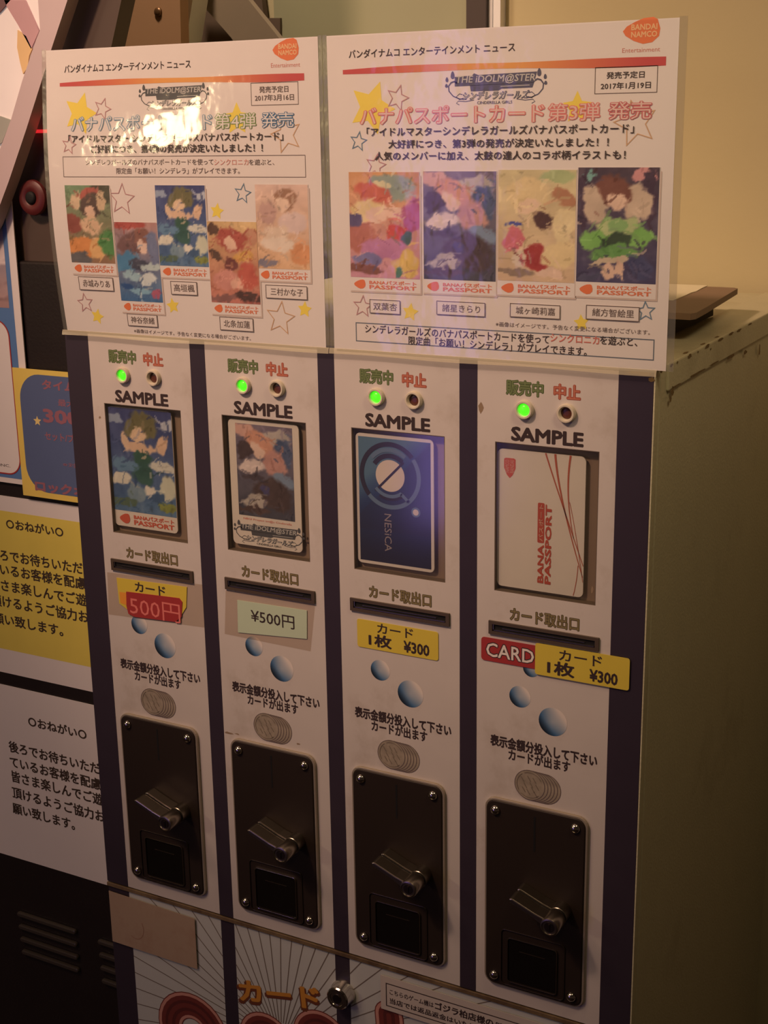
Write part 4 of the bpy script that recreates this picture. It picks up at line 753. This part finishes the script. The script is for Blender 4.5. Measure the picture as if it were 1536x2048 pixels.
# red lamp and red line
t = thing('red_button', 'round red button with dark centre between cabinet and sheet', 'button', (-200, 100, 60))
bx, bz = Surf(YN-6).at(58, 396)
G().lathe(bx, bz, [(14, YN-.5), (13.4, YN-3), (11, YN-4.5), (8, YN-4.7), (6, YN-4), (4.5, YN-3), (.5, YN-3)], 32).mesh('red_ring', M('dull_red_plastic', (96, 36, 36), .45), t, smooth=True, autos=True)
G().lathe(bx, bz, [(5.2, YN-3), (4.8, YN-5), (3, YN-5.6), (.4, YN-5.6)], 20).mesh('dark_centre', blackgap, t, smooth=True)
lx0, lz0 = SN.at(52, 263); lx1, _ = SN.at(92, 263)
t = thing('red_light_strip', 'thin glowing red light strip left of the left sheet', 'light', (lx0, YN, lz0))
G().box(lx0, lx1+8, YN-3, YN+5.8, lz0-1.3, lz0+1.3).mesh('glow_bar', M('red_glow', (220, 40, 45), .4, emit=1.0), t)

# ------------------------------------------------------------------ notices taped on the neighbouring cabinet
def note(label, ztop, zbot, yel):
    x0, x1 = -300, -112
    t = thing('handwritten_notice', label, 'notice', ((x0+x1)/2, YN, zbot), 'handwritten notices on the black cabinet')
    SN.grid('paper', x0, x1, zbot, ztop, paper, t, 0, 2, 2, thick=.4)
    return t
Hn = ['後ろでお待ちいただいて', 'ているお客様を配慮し', '皆さま楽しんでご遊技', '頂けるようご協力お', '願い致します。']
hand = M('marker_ink', (66, 52, 42), .6)
za = (SN.at(0, 985)[1]+SN.at(165, 1020)[1])/2; zb = (SN.at(0, 1343)[1]+SN.at(190, 1385)[1])/2
t = note('yellow and white handwritten notice above the plain white one', za, zb, True)
ya = (SN.at(0, 1018)[1]+SN.at(165, 1048)[1])/2; yb = (SN.at(0, 1290)[1]+SN.at(180, 1340)[1])/2
SN.grid('yellow_field', -300, -112, yb, ya, M('yellow_paper', (234, 216, 100), .6), t, 1, 1, 1)
def hw(t, rows, ly=2):
    for txt, xl, yl, xr, yr, h in rows: SN.textp(txt, xl, yl, xr, yr, h, hand, t, lay=ly, bold=.032)
hw(t, [('○おねがい○', 12, 1042, 127, 1069, 20), ('後ろでお待ちいただ', -22, 1101, 166, 1142, 24), ('ているお客様を配慮', -22, 1128, 172, 1174, 24), ('皆さま楽しんでご遊', -20, 1160, 174, 1207, 24), ('頂けるようご協力お', -18, 1192, 178, 1241, 24), ('願い致します。', -14, 1228, 127, 1268, 23)])
za = (SN.at(0, 1367)[1]+SN.at(190, 1412)[1])/2; zb = (SN.at(0, 1700)[1]+SN.at(220, 1778)[1])/2
t = note('plain white handwritten notice, lower of the two on the black cabinet', za, zb, False)
hw(t, [('○おねがい○', 56.5, 1441, 173, 1470, 20), ('後ろでお待ちいただ', 17.5, 1490, 200, 1540, 23), ('ているお客様を配慮', 19.5, 1519, 202, 1573, 23), ('皆さま楽しんでご遊', 23, 1548, 206, 1604, 23), ('頂けるようご協力お', 24, 1580, 210, 1638, 23), ('願い致します。', 25, 1612, 150, 1653, 22)])
# blue flyer with yellow border
SF = Surf(YN-6)
b = SF.boxp(24, 735, 152, 1005); b = (b[0], -95, b[2], b[3])
t = thing('blue_flyer', 'blue flyer with yellow border and red lettering beside the machine', 'poster', ((b[0]+b[1])/2, YN-6, b[2]))
SF.grid('yellow_sheet', b[0], b[1], b[2], b[3], M('flyer_yellow', (240, 214, 110), .4, coat=.3), t, 0, 4, 4, thick=1)
P = rrect(b[0]+6, b[1]+60, b[2]+5, b[3]-4, 22, 8); P = [(min(x, b[1]), z) for x, z in P]
SF.poly('blue_field', P, M('flyer_blue', (92, 108, 150), .45), t, 1)
fr = M('flyer_red_ink', (158, 104, 120), .5)
SF.textp('タイム', 84, 769, 150, 774, 20, fr, t, bold=.05); SF.textp('300', 86, 831, 160, 838, 28, fr, t, bold=.05); SF.textp('最大', 116, 805, 150, 808, 14, fr, t, bold=.02); SF.textp('セット/プレイ', 90, 872, 175, 880, 17, fr, t, bold=.03); SF.textp('ロックオン', 70, 970, 200, 990, 22, fr, t, bold=.06); SF.textp('※対象', 126, 928, 170, 934, 9, fr, t)
x, z = SF.at(75, 842); SF.poly('printed_star', star(x, z, 4.4), M('flyer_star', (236, 212, 140), .5), t, 2)
# tall poster at the left edge
SP = Surf(YN-3)
b = SP.boxp(26, 372, 52, 975); xr_ = SP.at(24, 372)[0]
xr_ = (SP.at(24, 372)[0]+SP.at(48, 740)[0])/2
zt = SP.at(0, 372)[1]; zb = (SP.at(0, 962)[1]+SP.at(40, 970)[1])/2
t = thing('wall_poster', 'tall white-bordered blue poster cut by the left picture edge', 'poster', (xr_-90, YN-3, zb))
SP.grid('poster_sheet', xr_-220, xr_, zb, zt, paper, t, 0, 4, 8, thick=1)
SP.grid('blue_field', xr_-214, xr_-7.5, zb+4.5, zt-5, M('poster_blue', (92, 132, 190), .5), t, 1, 1, 1)
zc1, zc2 = SP.at(0, 445)[1], SP.at(0, 615)[1]
SP.grid('printed_photo', xr_-210, xr_-12, zc2, zc1, Mprint(), t, 2, 40, 30, colf=art(((150, 160, 190), (190, 150, 150)), [(.9, .4, .1, .2, (230, 215, 220)), (.8, .8, .1, .2, (120, 90, 95))], 5))
zc3 = SP.at(0, 640)[1]; zc4 = SP.at(0, 945)[1]
SP.poly('white_field', rrect(xr_-210, xr_-15, zc4, zc3, 14, 8), paper, t, 3); SP.outline('red_field_edge', [rrect(xr_-210.6, xr_-14.4, zc4-.6, zc3+.6, 14.4, 8)], 1.2, red, t, 4)
SP.textp('ENTERTAINMENT/GAMES,INC.', -130, 913, 21, 932, 6, ink, t, lay=4)

# ------------------------------------------------------------------ things behind the sheets, upper left
SB = Surf(300)
t = thing('brown_board', 'brown upright board with one screw behind the left sheet', 'board', (-200, 300, -Z0+10))
q = [SB.at(*p) for p in ((245, -80), (358, -80), (362, 87), (366, 200), (180, 200), (212, 98), (246, 0))]
G().prism(q, 300, 312).mesh('board_face', M('brown_laminate_board', (186, 146, 108), .6, var=.08, scale=12), t)
x, z = SB.at(317, 24); G().lathe(x, z, [(4, 300), (3.8, 298.5), (2, 297.6), (.3, 297.5)], 16).mesh('screw', M('brown_screw', (130, 98, 66), .4, .6), t, smooth=True)
t = thing('pale_post', 'narrow pale post right of the brown board', 'post', (-140, 320, -Z0+10))
SB2 = Surf(330); q = [SB2.at(*p) for p in ((352, -80), (402, -80), (396, 0), (383, 84), (372, 200), (355, 200))]
G().prism(q, 322, 345).mesh('post_face', M('pale_green_grey_paint', (240, 240, 224), .5, var=.1, scale=10), t)
t = thing('dark_stand', 'dark triangular stand plate behind the left sheet', 'stand', (-120, 383, -Z0+10))
SB3 = Surf(377); q = [SB3.at(*p) for p in ((370, -80), (600, -80), (575, 200), (365, 200))]
q = [SB3.at(*p) for p in ((388, -30), (520, -30), (528, 36), (560, 36), (560, 200), (365, 200))]
G().prism(q, 377, 384).mesh('dark_plate', M('dark_brown_plate', (104, 88, 74), .6), t)
SB4 = Surf(350); q = [SB4.at(*p) for p in ((378, -40), (472, -40), (497, 0), (558, 76), (600, 160), (520, 160), (462, 75), (396, 0))]
t = thing('slanted_brace', 'grey slanted brace crossing the dark stand plate', 'brace', (-100, 350, -Z0+10))
G().prism(q, 350, 358).mesh('brace_bar', M('grey_brown_paint', (150, 136, 116), .5), t)
